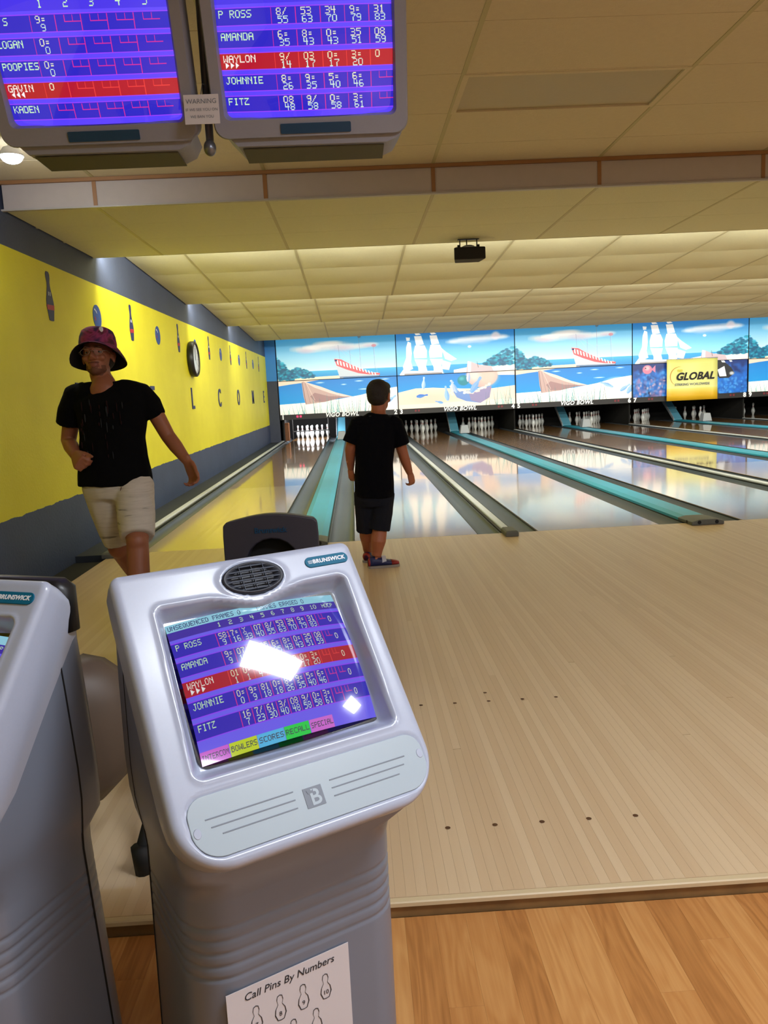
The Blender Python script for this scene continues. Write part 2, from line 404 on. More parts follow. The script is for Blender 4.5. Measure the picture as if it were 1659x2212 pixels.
# ------------------------------------------------------------------ painting of flat print and screens (in memory, drawn here)
FONT = {}
_F = """A 01110 10001 10001 11111 10001 10001 10001|B 11110 10001 11110 10001 10001 10001 11110|C 01111 10000 10000 10000 10000 10000 01111|D 11110 10001 10001 10001 10001 10001 11110|E 11111 10000 10000 11110 10000 10000 11111|F 11111 10000 10000 11110 10000 10000 10000|G 01111 10000 10000 10011 10001 10001 01111|H 10001 10001 10001 11111 10001 10001 10001|I 01110 00100 00100 00100 00100 00100 01110|J 00111 00010 00010 00010 00010 10010 01100|K 10001 10010 10100 11000 10100 10010 10001|L 10000 10000 10000 10000 10000 10000 11111|M 10001 11011 10101 10101 10001 10001 10001|N 10001 11001 10101 10011 10001 10001 10001|O 01110 10001 10001 10001 10001 10001 01110|P 11110 10001 10001 11110 10000 10000 10000|Q 01110 10001 10001 10001 10101 10010 01101|R 11110 10001 10001 11110 10100 10010 10001|S 01111 10000 10000 01110 00001 00001 11110|T 11111 00100 00100 00100 00100 00100 00100|U 10001 10001 10001 10001 10001 10001 01110|V 10001 10001 10001 10001 01010 01010 00100|W 10001 10001 10001 10101 10101 11011 10001|X 10001 01010 00100 00100 00100 01010 10001|Y 10001 10001 01010 00100 00100 00100 00100|Z 11111 00010 00100 01000 10000 10000 11111|0 01110 10001 10001 10001 10001 10001 01110|1 00100 01100 00100 00100 00100 00100 01110|2 11110 00001 00001 01110 10000 10000 11111|3 11110 00001 00001 01110 00001 00001 11110|4 10010 10010 10010 11111 00010 00010 00010|5 11111 10000 11110 00001 00001 00001 11110|6 01110 10000 10000 11110 10001 10001 01110|7 11111 00001 00010 00100 00100 00100 00100|8 01110 10001 10001 01110 10001 10001 01110|9 01110 10001 10001 01111 00001 00001 01110|= 00000 00000 01110 00000 01110 00000 00000|/ 00001 00010 00010 00100 01000 01000 10000|> 10000 11000 11100 11110 11100 11000 10000|< 00001 00011 00111 01111 00111 00011 00001|- 00000 00000 00000 01110 00000 00000 00000"""
for _e in _F.split('|'):
    _k = _e.split(' '); FONT[_k[0]] = np.array([[int(c) for c in r] for r in _k[1:]], bool)

class Paint:
    def __init__(s, w, h, bg): s.w, s.h = w, h; s.a = np.zeros((h, w, 3), np.float32); s.a[:] = np.array(bg, np.float32) / 255
    def _blend(s, y0, y1, x0, x1, al, c):
        c = np.array(c, np.float32) / 255; al = al[..., None]; s.a[y0:y1, x0:x1] = s.a[y0:y1, x0:x1] * (1 - al) + c * al
    def rect(s, u0, v0, u1, v1, c, al=1):
        x0, x1, y0, y1 = [int(round(q)) for q in (u0 * s.w, u1 * s.w, v0 * s.h, v1 * s.h)]
        x0, y0 = max(x0, 0), max(y0, 0); x1, y1 = min(max(x1, x0 + 1), s.w), min(max(y1, y0 + 1), s.h)
        if x1 > x0 and y1 > y0: s._blend(y0, y1, x0, x1, np.full((y1 - y0, x1 - x0), al, np.float32), c)
    def vgrad(s, v0, v1, c0, c1, u0=0, u1=1):
        y0, y1 = int(v0 * s.h), int(v1 * s.h); t = np.linspace(0, 1, max(y1 - y0, 1))[:, None, None]
        s.a[y0:y1, int(u0 * s.w):int(u1 * s.w)] = (np.array(c0) * (1 - t) + np.array(c1) * t) / 255
    def poly(s, pts, c, al=1.0, c2=None):
        P = np.array(pts, float) * [s.w, s.h]
        x0, y0 = np.floor(P.min(0)).astype(int); x1, y1 = np.ceil(P.max(0)).astype(int) + 1
        x0, y0 = max(x0, 0), max(y0, 0); x1, y1 = min(x1, s.w), min(y1, s.h)
        if x1 <= x0 or y1 <= y0: return
        acc = np.zeros((y1 - y0, x1 - x0), np.float32)
        for oy in (.25, .75):
            for ox in (.25, .75):
                X, Y = np.meshgrid(np.arange(x0, x1) + ox, np.arange(y0, y1) + oy); ins = np.zeros(X.shape, bool)
                for i in range(len(P)):
                    a, b = P[i], P[i - 1]
                    if a[1] == b[1]: continue
                    cr = ((a[1] > Y) != (b[1] > Y)) & (X < (b[0] - a[0]) * (Y - a[1]) / (b[1] - a[1]) + a[0]); ins ^= cr
                acc += ins * .25
        s._blend(y0, y1, x0, x1, acc * al, c)
    def ell(s, u, v, ru, rv, c, al=1.0, soft=.1, rot=0):
        x0, x1 = max(int((u - max(ru, rv * s.h / s.w) * 1.3) * s.w), 0), min(int((u + max(ru, rv * s.h / s.w) * 1.3) * s.w) + 2, s.w)
        R = max(rv, ru * s.w / s.h) if rot else rv
        y0, y1 = max(int((v - R * 1.3) * s.h), 0), min(int((v + R * 1.3) * s.h) + 2, s.h)
        if x1 <= x0 or y1 <= y0: return
        X, Y = np.meshgrid(np.arange(x0, x1) + .5, np.arange(y0, y1) + .5); dx, dy = X - u * s.w, Y - v * s.h
        if rot: dx, dy = dx * math.cos(rot) + dy * math.sin(rot), -dx * math.sin(rot) + dy * math.cos(rot)
        d = np.sqrt((dx / (ru * s.w)) ** 2 + (dy / (rv * s.h)) ** 2)
        s._blend(y0, y1, x0, x1, (np.clip((1 + soft - d) / (2 * soft), 0, 1) * al).astype(np.float32), c)
    def line(s, u0, v0, u1, v1, wd, c, al=1, w1=None):
        dx, dy = (u1 - u0) * s.w, (v1 - v0) * s.h; l = math.hypot(dx, dy) or 1; nx, ny = -dy / l, dx / l; w1 = wd if w1 is None else w1
        q = [(u0 * s.w + nx * wd / 2, v0 * s.h + ny * wd / 2), (u1 * s.w + nx * w1 / 2, v1 * s.h + ny * w1 / 2), (u1 * s.w - nx * w1 / 2, v1 * s.h - ny * w1 / 2), (u0 * s.w - nx * wd / 2, v0 * s.h - ny * wd / 2)]
        s.poly([(x / s.w, y / s.h) for x, y in q], c, al)
    def text(s, u, v, txt, hpx, c, wpx=None, al=1):
        """bitmap lettering, top-left at (u, v), cap height in pixels"""
        hp = hpx / 7; wp = wpx / 6 if wpx else hp; x = u * s.w; y = v * s.h
        for ch in txt.upper():
            g = FONT.get(ch)
            if g is not None:
                for j in range(7):
                    for i in range(5):
                        if g[j, i]: s.rect((x + i * wp) / s.w, (y + j * hp) / s.h, (x + (i + 1.05) * wp) / s.w, (y + (j + 1.05) * hp) / s.h, c, al)
            x += 6 * wp
    def speckle(s, u0, v0, u1, v1, c, n, r, seed, al=.6):
        q = random.Random(seed)
        for _ in range(n): s.ell(q.uniform(u0, u1), q.uniform(v0, v1), r * q.uniform(.5, 1.3), r * q.uniform(.5, 1.3) * s.w / s.h, c, al * q.uniform(.4, 1), .5)
    def image(s, name):
        im = bpy.data.images.new(name, s.w, s.h); b = np.ones((s.h, s.w, 4), np.float32); b[..., :3] = np.clip(s.a[::-1], 0, 1)
        im.pixels.foreach_set(b.ravel()); im.update(); im.pack(); return im

def print_mat(name, im, rough=.4, emit=0.0, spec=.5, coat=0.0, base=1.0):
    m = bpy.data.materials.new(name); m.use_nodes = True; N, L = nm(m); p = N['Principled BSDF']
    t = N.new('ShaderNodeTexImage'); t.image = im; t.extension = 'EXTEND'
    if base: L.new(t.outputs[0], p.inputs['Base Color'])
    else: p.inputs['Base Color'].default_value = (.01, .01, .015, 1)
    if emit: L.new(t.outputs[0], p.inputs['Emission Color']); p.inputs['Emission Strength'].default_value = emit
    p.inputs['Roughness'].default_value = rough; p.inputs['Specular IOR Level'].default_value = spec
    p.inputs['Coat Weight'].default_value = coat; p.inputs['Coat Roughness'].default_value = .02
    return m

def set_uv(me, fn):
    uv = me.uv_layers.new(name='uv')
    for l in me.loops: uv.data[l.index].uv = fn(me.vertices[l.vertex_index].co)

# ================================================================== STRUCTURE
XW, XR, YB, YF, ZL = -2.36, 14.86, -11.0, 19.6, -0.04
MB().box(XW - .2, XW, YB, YF, -.2, 3.3).build('wall_left', M['wall_left'], kind='structure')
MB().box(XR, XR + .2, YB, YF, -.2, 3.3).build('wall_right', M['wall_plain'], kind='structure')
MB().box(XW, XR, YB - .2, YB, -.2, 3.3).build('wall_back', M['wall_plain'], kind='structure')
MB().box(XW, XR, YF, YF + .2, -.2, 3.3).build('wall_front', M['pit'], kind='structure')

# seating floor with its laminate strips
floor = MB().box(XW, XR, YB, -4.92, -.2, ZL - .0025).build('floor', M['plank'], kind='structure')
_c = {}
def board_mesh(tag_, wd, ln, th, m, c):
    k = (tag_, round(wd, 4), round(ln, 2))
    if k not in _c: _c[k] = MB().cbox(-wd / 2, wd / 2, -ln / 2, ln / 2, -th, 0, c).mesh(tag_, m)
    return _c[k]
sw = .0745
for i in range(37):
    x = -1.12 + i * sw; y = -4.922; first = True
    while y > -6.5:
        ln = rnd.choice((.6, .8, 1.0, 1.2)) if not first else rnd.choice((.15, .3, .45, .6, .75)); first = False
        ln = min(ln, 1.7)
        top = y
        link('plank', board_mesh('plank', sw - .0002, ln - .0003, .008, M['plank'], .0001), floor, loc=(x, top - ln / 2, ZL))
        y = top - ln
# approach: raised maple platform, boards laid one by one
app = MB().box(-2.05, XR, -4.90, -.002, -.2, -.005).box(3.36, XR, -4.90, -.002, -.005, 0).box(-2.05, -.72, -4.90, -.002, -.005, 0) \
    .build('approach_platform', M['board_far'], kind='structure')
bw = .027
nb = int((3.36 + .72) / bw)
for i in range(nb):
    x = -.72 + (i + .5) * bw; cut = round(-rnd.uniform(1.0, 4.2), 1)
    if i % 2 == 0 or rnd.random() < .9:
        for a, b in ((-4.90, cut), (cut, -.005)):
            ln = round(b - a, 2); link('board', board_mesh('board', bw - .00025, ln - .0004, .005, M['board'], .00015), app, loc=(x, (a + b) / 2, 0))
    else:
        link('board', board_mesh('board', bw - .00025, 4.895, .005, M['board'], .00015), app, loc=(x, -2.4525, 0))
MB().cbox(-2.05, XR, -4.922, -4.9005, -.012, .0006, .003).build('nosing', M['nose_top'], app)
MB().box(-2.05, XR, -4.915, -4.901, ZL - .004, -.012).build('riser', M['nose_side'], app)
# guide dots: two rows and an extra centre dot per lane
dot = MB().lathe([(.0, .0004), (.008, .0004)], n=10)
dm = dot.mesh('guide_dot', M['dot'])
for x0 in (0, 1.579):
    for yy in (-4.60, -3.69):
        for k in range(-2, 3):
            if x0 == 0 : link('guide_dot', dm, app, loc=(x0 + .527 + k * .1355, yy, .0006))
link('guide_dot', dm, app, loc=(.527, -3.60, .0006))
# trough and ledge along the left wall
MB().box(XW, -2.05, -4.9, -.05, -.2, -.05).build('trim_1', M['black'], kind='structure')
MB().box(XW, -2.075, -.02, 17.0, -.2, .0).build('trim_2', M['ledge'], kind='structure')
# dark base under lanes and pits
MB().box(-2.075, XR, 0, YF, -.25, -.105).build('floor.001', M['pit'], kind='structure')

# ------------------------------------------------------------------ ceiling
ceil = MB().box(XW, XR, YB, YF, 3.12, 3.3).build('ceiling', M['tile_up'], kind='structure')
SX = [-1.70 + 1.204 * k for k in range(14)]
XS = [XW + .002] + SX + [XR]
ZU, YFAS = 2.84, -.72
def tile_mesh(key, wd, ln, m, sag=.0, dz=0, th=.015, e=.011):
    ey = .0012 if key[0] == 'b' else .008
    k = (key, round(wd, 3), round(ln, 3), dz)
    if k in _c: return _c[k]
    n = 4; b = MB(); vs = []
    for j in range(n + 1):
        for i in range(n + 1):
            a, t = i / n, j / n
            vs.append((-wd / 2 + e + a * (wd - 2 * e), -ln / 2 + ey + t * (ln - 2 * ey), dz * t - sag * 16 * a * (1 - a) * t * (1 - t)))
    fs = [(j * (n + 1) + i, (j + 1) * (n + 1) + i, (j + 1) * (n + 1) + i + 1, j * (n + 1) + i + 1) for j in range(n) for i in range(n)]
    b.add(vs, fs)
    rim = [i for i in range(n + 1)] + [(j) * (n + 1) + n for j in range(1, n + 1)] + [n * (n + 1) + i for i in range(n - 1, -1, -1)] + [j * (n + 1) for j in range(n - 1, 0, -1)]
    up = [(vs[q][0], vs[q][1], vs[q][2] + th) for q in rim]; k0 = len(rim)
    b.add([vs[q] for q in rim] + up, [(q, (q + 1) % k0, k0 + (q + 1) % k0, k0 + q) for q in range(k0)])
    _c[k] = b.mesh('tile', m); _c[k].polygons.foreach_set('use_smooth', [True] * len(_c[k].polygons))
    return _c[k]
# near flat ceiling
rows = [YFAS, -1.165, -1.75, -2.335, -2.92, -3.505, -4.09]
for j in range(len(rows) - 1):
    y1, y0 = rows[j], rows[j + 1]
    for i in range(8):
        if j == 2 and i == 3: continue
        xa, xb = XS[i], XS[i + 1]
        link('tile', tile_mesh('u', xb - xa, y1 - y0, M['tile_up'], .002), ceil, loc=((xa + xb) / 2, (y0 + y1) / 2, ZU))
far = MB()
for xa, xb in ((XS[8], XR),): far.box(xa, xb, rows[-1], rows[0], ZU, ZU + .02)
far.box(XW, XR, -5.83, rows[-1], ZU, ZU + .02)
# behind the photographer: panels around the troffers
far.box(XW, XR, YB, -9.90, ZU, ZU + .02).box(XW, XR, -9.30, -6.43, ZU, ZU + .02)
def fill_row(y0, y1, xs):
    xs = sorted(xs); c = XW
    for x in xs:
        far.box(c, x - .6, y0, y1, ZU, ZU + .02); c = x + .6
    far.box(c, XR, y0, y1, ZU, ZU + .02)
fill_row(-6.43, -5.83, [t[0] for t in TROFFERS if t[1] > -7])
fill_row(-9.90, -9.30, [t[0] for t in TROFFERS if t[1] < -7])
far.build('ceiling_panel', M['tile_up'], ceil)
g = MB()
for x in SX[:8]: g.box(x - .012, x + .012, rows[-1], YFAS, ZU - .003, ZU + .012)
g.build('grid_bar', M['grid_y'], ceil)
g = MB()
for y in rows[1:]: g.box(XW, SX[7], y - .012, y + .012, ZU - .0015, ZU + .012)
g.build('grid_bar', M['tile_up'], ceil)
# fascia panels facing the seating
ZF0, ZF1 = 2.648, 2.815
for i in range(9):
    xa, xb = XS[i], XS[i + 1]
    MB().cbox(xa + .014, xb - .014, YFAS, YFAS + .012, ZF0, ZF1, .002).build('fascia_panel', M['fascia'], ceil)
MB().box(XS[9], XR, YFAS, YFAS + .012, ZF0, ZF1).build('fascia_panel', M['fascia'], ceil)
for x in SX[:9]: MB().box(x - .014, x + .014, YFAS - .004, YFAS + .008, ZF0, ZF1).build('fascia_batten', M['fascia_trim'], ceil)
MB().box(XW, XR, YFAS - .022, YFAS + .012, ZF1, ZU - .002).build('fascia_rail', M['fascia_trim'], ceil)
MB().box(XW, XR, YFAS - .014, YFAS + .02, ZF0 - .012, ZF0).build('fascia_edge', M['fascia_edge'], ceil)
# lower flat ceiling
ZLc, LIP0 = 2.645, 1.27
rows2 = [YFAS + .02, -.10, .50, LIP0]
for j in range(3):
    y0, y1 = rows2[j], rows2[j + 1]
    for i in range(10):
        xa, xb = XS[i], XS[i + 1]
        link('tile', tile_mesh('l', xb - xa, y1 - y0, M['tile'], .003), ceil, loc=((xa + xb) / 2, (y0 + y1) / 2, ZLc))
MB().box(XS[10], XR, rows2[0], LIP0, ZLc, ZLc + .02).build('ceiling_panel', M['tile'], ceil)
g = MB()
for x in SX[:10]: g.box(x - .012, x + .012, rows2[0], LIP0, ZLc - .0025, ZLc + .012)
g.build('grid_bar', M['grid_y'], ceil)
g = MB()
for y in rows2[1:-1]: g.box(XW, SX[9], y - .012, y + .012, ZLc - .001, ZLc + .012)
g.build('grid_bar', M['tile'], ceil)
# saw-tooth bays over the lanes
LIPS = [(1.27, 2.645), (5.55, 2.68), (9.45, 2.685), (13.95, 2.70)]
Z0 = 2.895
for k in range(3):
    (ya, za), (yb, zb) = LIPS[k], LIPS[k + 1]
    MB().box(XW, XR, ya, ya + .02, za, Z0 + .03).build('lip_board', M['tile'], ceil)
    nr = 4; sl = (zb - Z0) / (yb - ya); L_ = (yb - ya - .02) / nr
    for j in range(nr):
        y0 = ya + .02 + j * L_
        for i in range(len(XS) - 1):
            xa, xb = XS[i], XS[i + 1]
            link('tile', tile_mesh('b%d' % k, xb - xa, L_, M['tile'], .022, dz=sl * L_), ceil, loc=((xa + xb) / 2, y0 + L_ / 2, Z0 + sl * (y0 - ya)))
    g = MB()
    for x in SX: g.box(x - .014, x + .014, ya + .02, yb, 0, .01)
    g.v = [(x, y, z + Z0 + sl * (y - ya) - .003) for x, y, z in g.v]
    g.build('grid_bar', M['grid'], ceil)
    # boarding that closes the bay above the tiles
    g = MB().box(XW, XR, ya + .02, yb, 0, .02); g.v = [(x, y, z + Z0 + sl * (y - ya) + .02) for x, y, z in g.v]
    g.build('ceiling_panel', M['tile'], ceil)
MB().box(XW, XR, 13.95, 13.97, 2.70, 3.12).build('lip_board', M['tile'], ceil)

# ================================================================== THINGS: lighting fixtures
def troffer(x, y, lit, label, grp=None):
    t = empty('ceiling_light', (x, y, ZU), 0, label, 'ceiling light', grp)
    MB().box(-.6, .6, -.292, -.262, -.004, .02).box(-.6, .6, .262, .292, -.004, .02).box(-.6, -.57, -.262, .262, -.004, .02).box(.57, .6, -.262, .262, -.004, .02) \
        .build('frame', M['tile_up'] if not lit else M['white'], t)
    MB().box(-.57, .57, -.262, .262, .006, .012).build('lens', M['troffer'] if lit else M['lens'], t)
    return t
troffer((SX[2] + SX[3]) / 2 + .0, -2.0425, False, 'unlit rectangular ceiling light panel flush in the ceiling right of the monitors')
MB().box((SX[2] + SX[3]) / 2 - .6, (SX[2] + SX[3]) / 2 + .6, -2.335, -1.75, ZU + .03, ZU + .04).build('ceiling_panel', M['tile_up'], ceil)
for x, y, pw in TROFFERS:
    troffer(x, y, True, 'lit ceiling light panel over the seating behind the photographer', 'lit light panels over the seating')

# ================================================================== LANES
LX = [-1.79, 0, 1.579, 3.3686, 4.9476, 6.7372, 8.3162, 10.1058, 11.6848, 13.4744]
LW = 1.054
GW_N, GW_W = .2065, .2265
ORD = ['first', 'second', 'third', 'fourth', 'fifth', 'sixth', 'seventh', 'eighth', 'ninth', 'tenth']
LBL = ['glossy wooden bowling lane beside the yellow wall', 'glossy wooden bowling lane the boy stands in front of',
       'glossy bowling lane just right of the first pale divider strip', 'glossy bowling lane right of the nearest teal divider end block',
       'fifth bowling lane from the yellow wall', 'sixth bowling lane from the yellow wall, left of the coral-reef mask panel',
       'seventh bowling lane from the yellow wall, ending left of the yellow banner', 'eighth bowling lane from the yellow wall, ending right of the yellow banner',
       'ninth bowling lane from the yellow wall, at the right picture edge', 'tenth bowling lane from the yellow wall, beyond the right picture edge']
LEN = 18.5
def gutter_mb(w_):
    b = MB(); pr = [(-w_ / 2, -.008)]
    for k in range(9):
        a = PI * k / 8; pr.append((-(w_ / 2 - .008) * math.cos(a), -.010 - .062 * math.sin(a)))
    pr += [(w_ / 2, -.008), (w_ / 2, -.1), (-w_ / 2, -.1)]
    return b.prism(pr, lambda p: (p[0], 0, p[1]), lambda p: (p[0], LEN, p[1]))
for i, x0 in enumerate(LX):
    ln = empty('bowling_lane', (x0 + LW / 2, 0, 0), 0, LBL[i], 'bowling lane')
    h = LW / 2
    MB().box(-h, h, .0, 4.6, -.1, 0).build('lane_bed', M['lane'], ln)
    MB().box(-h, h, 4.6, LEN, -.1, 0).build('lane_bed', M['lane_far'], ln)
    for sgn in (-1, 1):
        wide = (i % 2 == 0) == (sgn == 1)
        gw = GW_W if wide else GW_N
        if i == 0 and sgn == -1: gw = .18
        gutter_mb(gw).build('gutter', M['gutter'], ln, loc=(sgn * (h + gw / 2), 0, 0), auto=40)
        MB().box(-.006, .006, 0, LEN, -.03, -.004).build('gutter_edge', M['gutter_dark'], ln, loc=(sgn * (h + .004), 0, 0))
# dividers
def narrow_divider(x, label, left=False):
    t = empty('divider', (x, 0, 0), 0, label, 'lane divider')
    a = .055
    MB().box(-a, a, 0, 16.38, -.1, .008).build('side_rail', M['gutter_dark'], t)
    MB().cbox(-a * .62, a * .62, .0, 16.38, .008, .026, .006).build('cap', M['cap_white'], t)
    MB().cbox(-.055, .055, -.20, .03, -.0, .05, .014).build('end_block', M['cap_end'], t, bevel=.006)
    return t
narrow_divider(-2.03, 'pale divider strip running along the foot of the yellow wall', True)
nd = ['pale divider strip running past the right side of the boy', 'pale divider strip between the two nearest teal dividers right of the boy', 'pale divider strip ending under the coral-reef mask panel', 'pale divider strip at the right picture edge near the pin pits']
for k in range(4): narrow_divider(1.3165 + 3.3686 * k, nd[k])
def guard(x):
    pass
wd_ = ['teal divider strip between the yellow-wall lane and the boy', 'teal divider strip with the nearest grey end block, right of centre', 'teal divider strip below the third mask panel, second right of the boy',
       'teal divider strip ending under the yellow banner', 'teal divider strip beyond the right picture edge']
gl = ['pale grey guard box near the far end of the teal divider beside the boy', 'pale grey guard box on the teal divider under the second mask panel', 'pale grey guard box on the teal divider under the third mask panel', 'pale grey guard box on the teal divider right of the yellow banner', 'pale grey guard box on the teal divider beyond the right picture edge']
rl = ['steep teal ball track rising into the pits left of the boy', 'steep teal ball track rising under the second mask panel', 'steep teal ball track rising under the third mask panel', 'steep teal ball track rising beside the yellow banner', 'steep teal ball track beyond the right picture edge']
for k in range(5):
    xc = -.368 + 3.3686 * k
    t = empty('divider', (xc, 0, 0), 0, wd_[k], 'lane divider')
    MB().box(-.1405, .1405, 0, 17.0, -.1, .0).build('side_rail', M['gutter_dark'], t)
    pr = [(-.131, 0), (.131, 0), (.131, .022), (.08, .040), (-.08, .040), (-.131, .022)]
    MB().prism(pr, lambda p: (p[0], .1, p[1]), lambda p: (p[0], 17.0, p[1])).build('cap', M['teal'], t)
    pe = [(-.14, 0), (.14, 0), (.14, .03), (.075, .048), (-.075, .048), (-.14, .03)]
    pe0 = [(x, z) for x, z in pe]
    eb = MB().prism(pe, lambda p: (p[0], -.14, p[1]), lambda p: (p[0], .16, p[1] * .85)).build('end_block', M['cap_end'], t, bevel=.006)
    for hx in (-.075, .075):
        MB().lathe([(0, 0), (.016, 0), (.016, .003), (0, .003)], (hx, -.1425, .024), 12, (Vector((1, 0, 0)), Vector((0, 0, 1)), Vector((0, 1, 0)))).build('hole', M['black'], eb)
    MB().lathe([(0, 0), (.014, 0), (.014, .003), (0, .003)], (-.1425, -.04, .018), 12, (Vector((0, 1, 0)), Vector((0, 0, 1)), Vector((1, 0, 0)))).build('hole', M['black'], eb)
    r = empty('ball_track', (xc, 17.0, 0), 0, rl[k], 'ball track')
    MB().add([(-.13, 0, .0), (.13, 0, .0), (.13, 1.35, .78), (-.13, 1.35, .78), (-.13, 0, .05), (.13, 0, .05), (.13, 1.25, .82), (-.13, 1.25, .82)],
             [(0, 3, 2, 1), (4, 5, 6, 7), (0, 1, 5, 4), (1, 2, 6, 5), (2, 3, 7, 6), (3, 0, 4, 7)]).build('track', M['ramp'], r)
    MB().add([(-.14, 0, 0), (-.125, 0, 0), (-.125, 1.3, .82), (-.14, 1.3, .82), (-.14, 0, .09), (-.125, 0, .09), (-.125, 1.2, .86), (-.14, 1.2, .86)],
             [(0, 3, 2, 1), (4, 5, 6, 7), (0, 1, 5, 4), (1, 2, 6, 5), (2, 3, 7, 6), (3, 0, 4, 7)]).build('side_flange', M['steelbox'], r)
    bx = empty('guard_box', (xc + .05, 15.2, .049), 0, gl[k], 'guard box')
    MB().add([(-.13, -.1, 0), (.13, -.1, 0), (.13, .15, 0), (-.13, .15, 0), (-.09, -.07, .22), (.09, -.07, .22), (.09, .15, .22), (-.09, .15, .22)],
             [(0, 3, 2, 1), (4, 5, 6, 7), (0, 1, 5, 4), (1, 2, 6, 5), (2, 3, 7, 6), (3, 0, 4, 7)]).build('cover', M['steelbox'], bx, bevel=.01)
# pits: side panels, back curtain
for k, x in enumerate([-2.0] + [-.368 - .2 + .2] * 0 + [1.3165 + 3.3686 * j for j in range(5)]):
    MB().box(x - .02, x + .02, 16.4, 19.0, -.1, .95).build('pit_divider', M['pit'], label='black panel parting the pin pits, ' + ['beside the yellow wall', 'right behind the boy', 'under the gap between second and third mask panels', 'left of the coral-reef mask panel', 'right of the coral-reef mask panel', 'at the far right wall'][k], cat='panel')
MB().box(XW, XR, 19.0, 19.1, -.1, 3.0).build('trim_3', M['pit'], kind='structure')
MB().box(XW, XR, 16.25, 19.0, .98, 1.02).build('trim_4', M['pit'], kind='structure')
MB().cbox(-1.975, -1.86, 16.6, 16.8, 0, .52, .01).build('kickback_block', M['brown'], label='brown worn wooden block at the pit edge beside the yellow wall', cat='block')

# pins
prof = [(0, 0), (.026, 0), (.029, .01), (.038, .05), (.054, .09), (.0605, .115), (.057, .155), (.043, .20), (.028, .235), (.0225, .262), (.0235, .285), (.030, .32), (.0325, .343), (.028, .366), (.015, .379), (0, .381)]
pin_me = MB().lathe(prof, n=14).mesh('body', M['pin'], True); pin_me.polygons.foreach_set('use_smooth', [True] * len(pin_me.polygons))
st_me = MB().lathe([(.0262, .247), (.0236, .256)], n=14).lathe([(.0232, .270), (.0242, .279)], n=14).mesh('neck_stripe', M['pinred'])
POS = [(0, 0, 'front pin'), (-.5, 1, 'left pin of the second row'), (.5, 1, 'right pin of the second row'), (-1, 2, 'left pin of the third row'), (0, 2, 'middle pin of the third row'), (1, 2, 'right pin of the third row'),
       (-1.5, 3, 'leftmost pin of the back row'), (-.5, 3, 'inner left pin of the back row'), (.5, 3, 'inner right pin of the back row'), (1.5, 3, 'rightmost pin of the back row')]
LN = ['brightly lit rack by the yellow wall', 'rack hidden behind the boy', 'dim rack right of the boy', 'dim rack right of the second teal track', 'dim rack left of the third teal track', 'dim rack right of the third teal track', 'dim rack left of the yellow banner', 'dim rack right of the yellow banner', 'dim rack at the right picture edge']
for i in range(9):
    for (a, b, nmz) in POS:
        if i == 7 and b < 3 and (a != 0): continue
        if i == 8 and b < 3: continue
        o = link('bowling_pin', pin_me, None, loc=(LX[i] + LW / 2 + a * .3048, 17.5 + b * .264, 0))
        tag(o, 'white %s, %s' % (nmz, LN[i]), 'bowling pin', 'pins in the ' + LN[i])
        link('neck_stripe', st_me, o)
MB().box(-1.79, -.74, 17.2, 17.23, .225, .255).build('sweep_bar', M['black'], label='thin black bar crossing in front of the brightly lit pins', cat='bar')
MB().box(-1.8, -1.78, 17.2, 17.24, -.002, .7).build('bar_arm', M['black'], bpy.data.objects['sweep_bar'])
MB().box(-.75, -.73, 17.2, 17.24, -.002, .7).build('bar_arm', M['black'], bpy.data.objects['sweep_bar'])

# ================================================================== MASK PANELS (printed beach scenes)
def clouds(p, pts, c, al=.5, rr=.05):
    for u, v, r in pts: p.ell(u, v, r, r * .55 * p.w / p.h * .5, c, al, .6)
def trees(p, u0, u1, v0, v1, seed, rise=0):
    q = random.Random(seed)
    for _ in range(220):
        t = q.random(); u = u0 + t * (u1 - u0); hgt = (v1 - v0) * (rise_f(t, rise))
        v = v1 - q.random() * hgt; r = q.uniform(.008, .02)
        c = q.choice([(8, 100, 140), (14, 138, 170), (6, 76, 112), (30, 160, 190), (16, 84, 130)])
        p.ell(u, v, r, r * 1.6, c, .8, .35)
def rise_f(t, r):
    return (1 - t) ** .7 * .95 + .05 if r < 0 else (t ** .8 * .9 + .1 if r > 0 else .25 + .75 * math.sin(PI * min(1, max(0, t))))
def grass(p, u0, u1, v0, v1, n, seed):
    q = random.Random(seed)
    for _ in range(n):
        u = q.uniform(u0, u1); l = q.uniform(.5, 1) * (v1 - v0); d = q.uniform(-.03, .03)
        p.line(u, 1.0, u + d, 1.0 - l, 3.2, q.choice([(40, 140, 150), (60, 120, 130), (90, 110, 110), (40, 165, 170)]), .85, .6)
def pin_shape(p, u, v, l, rot, c=(150, 190, 232)):
    # v, l in units of panel height
    ca, sa = math.cos(rot), math.sin(rot); A = p.w / p.h
    pts = []
    P_ = [(.04, 0), (.09, .05), (.15, .25), (.16, .35), (.12, .55), (.055, .72), (.07, .85), (.075, .93), (.04, 1)]
    for x, y in P_: pts.append((x, y))
    for x, y in reversed(P_): pts.append((-x, y))
    q = [(u + (x * ca + y * sa) * l / A, v - (y * ca - x * sa) * l) for x, y in pts]
    p.poly(q, c); p.poly([(a + .003, b) for a, b in q[:9]] + [(u, v)], (96, 150, 214), .5)
W_, H1, H2 = 900, 320, 262
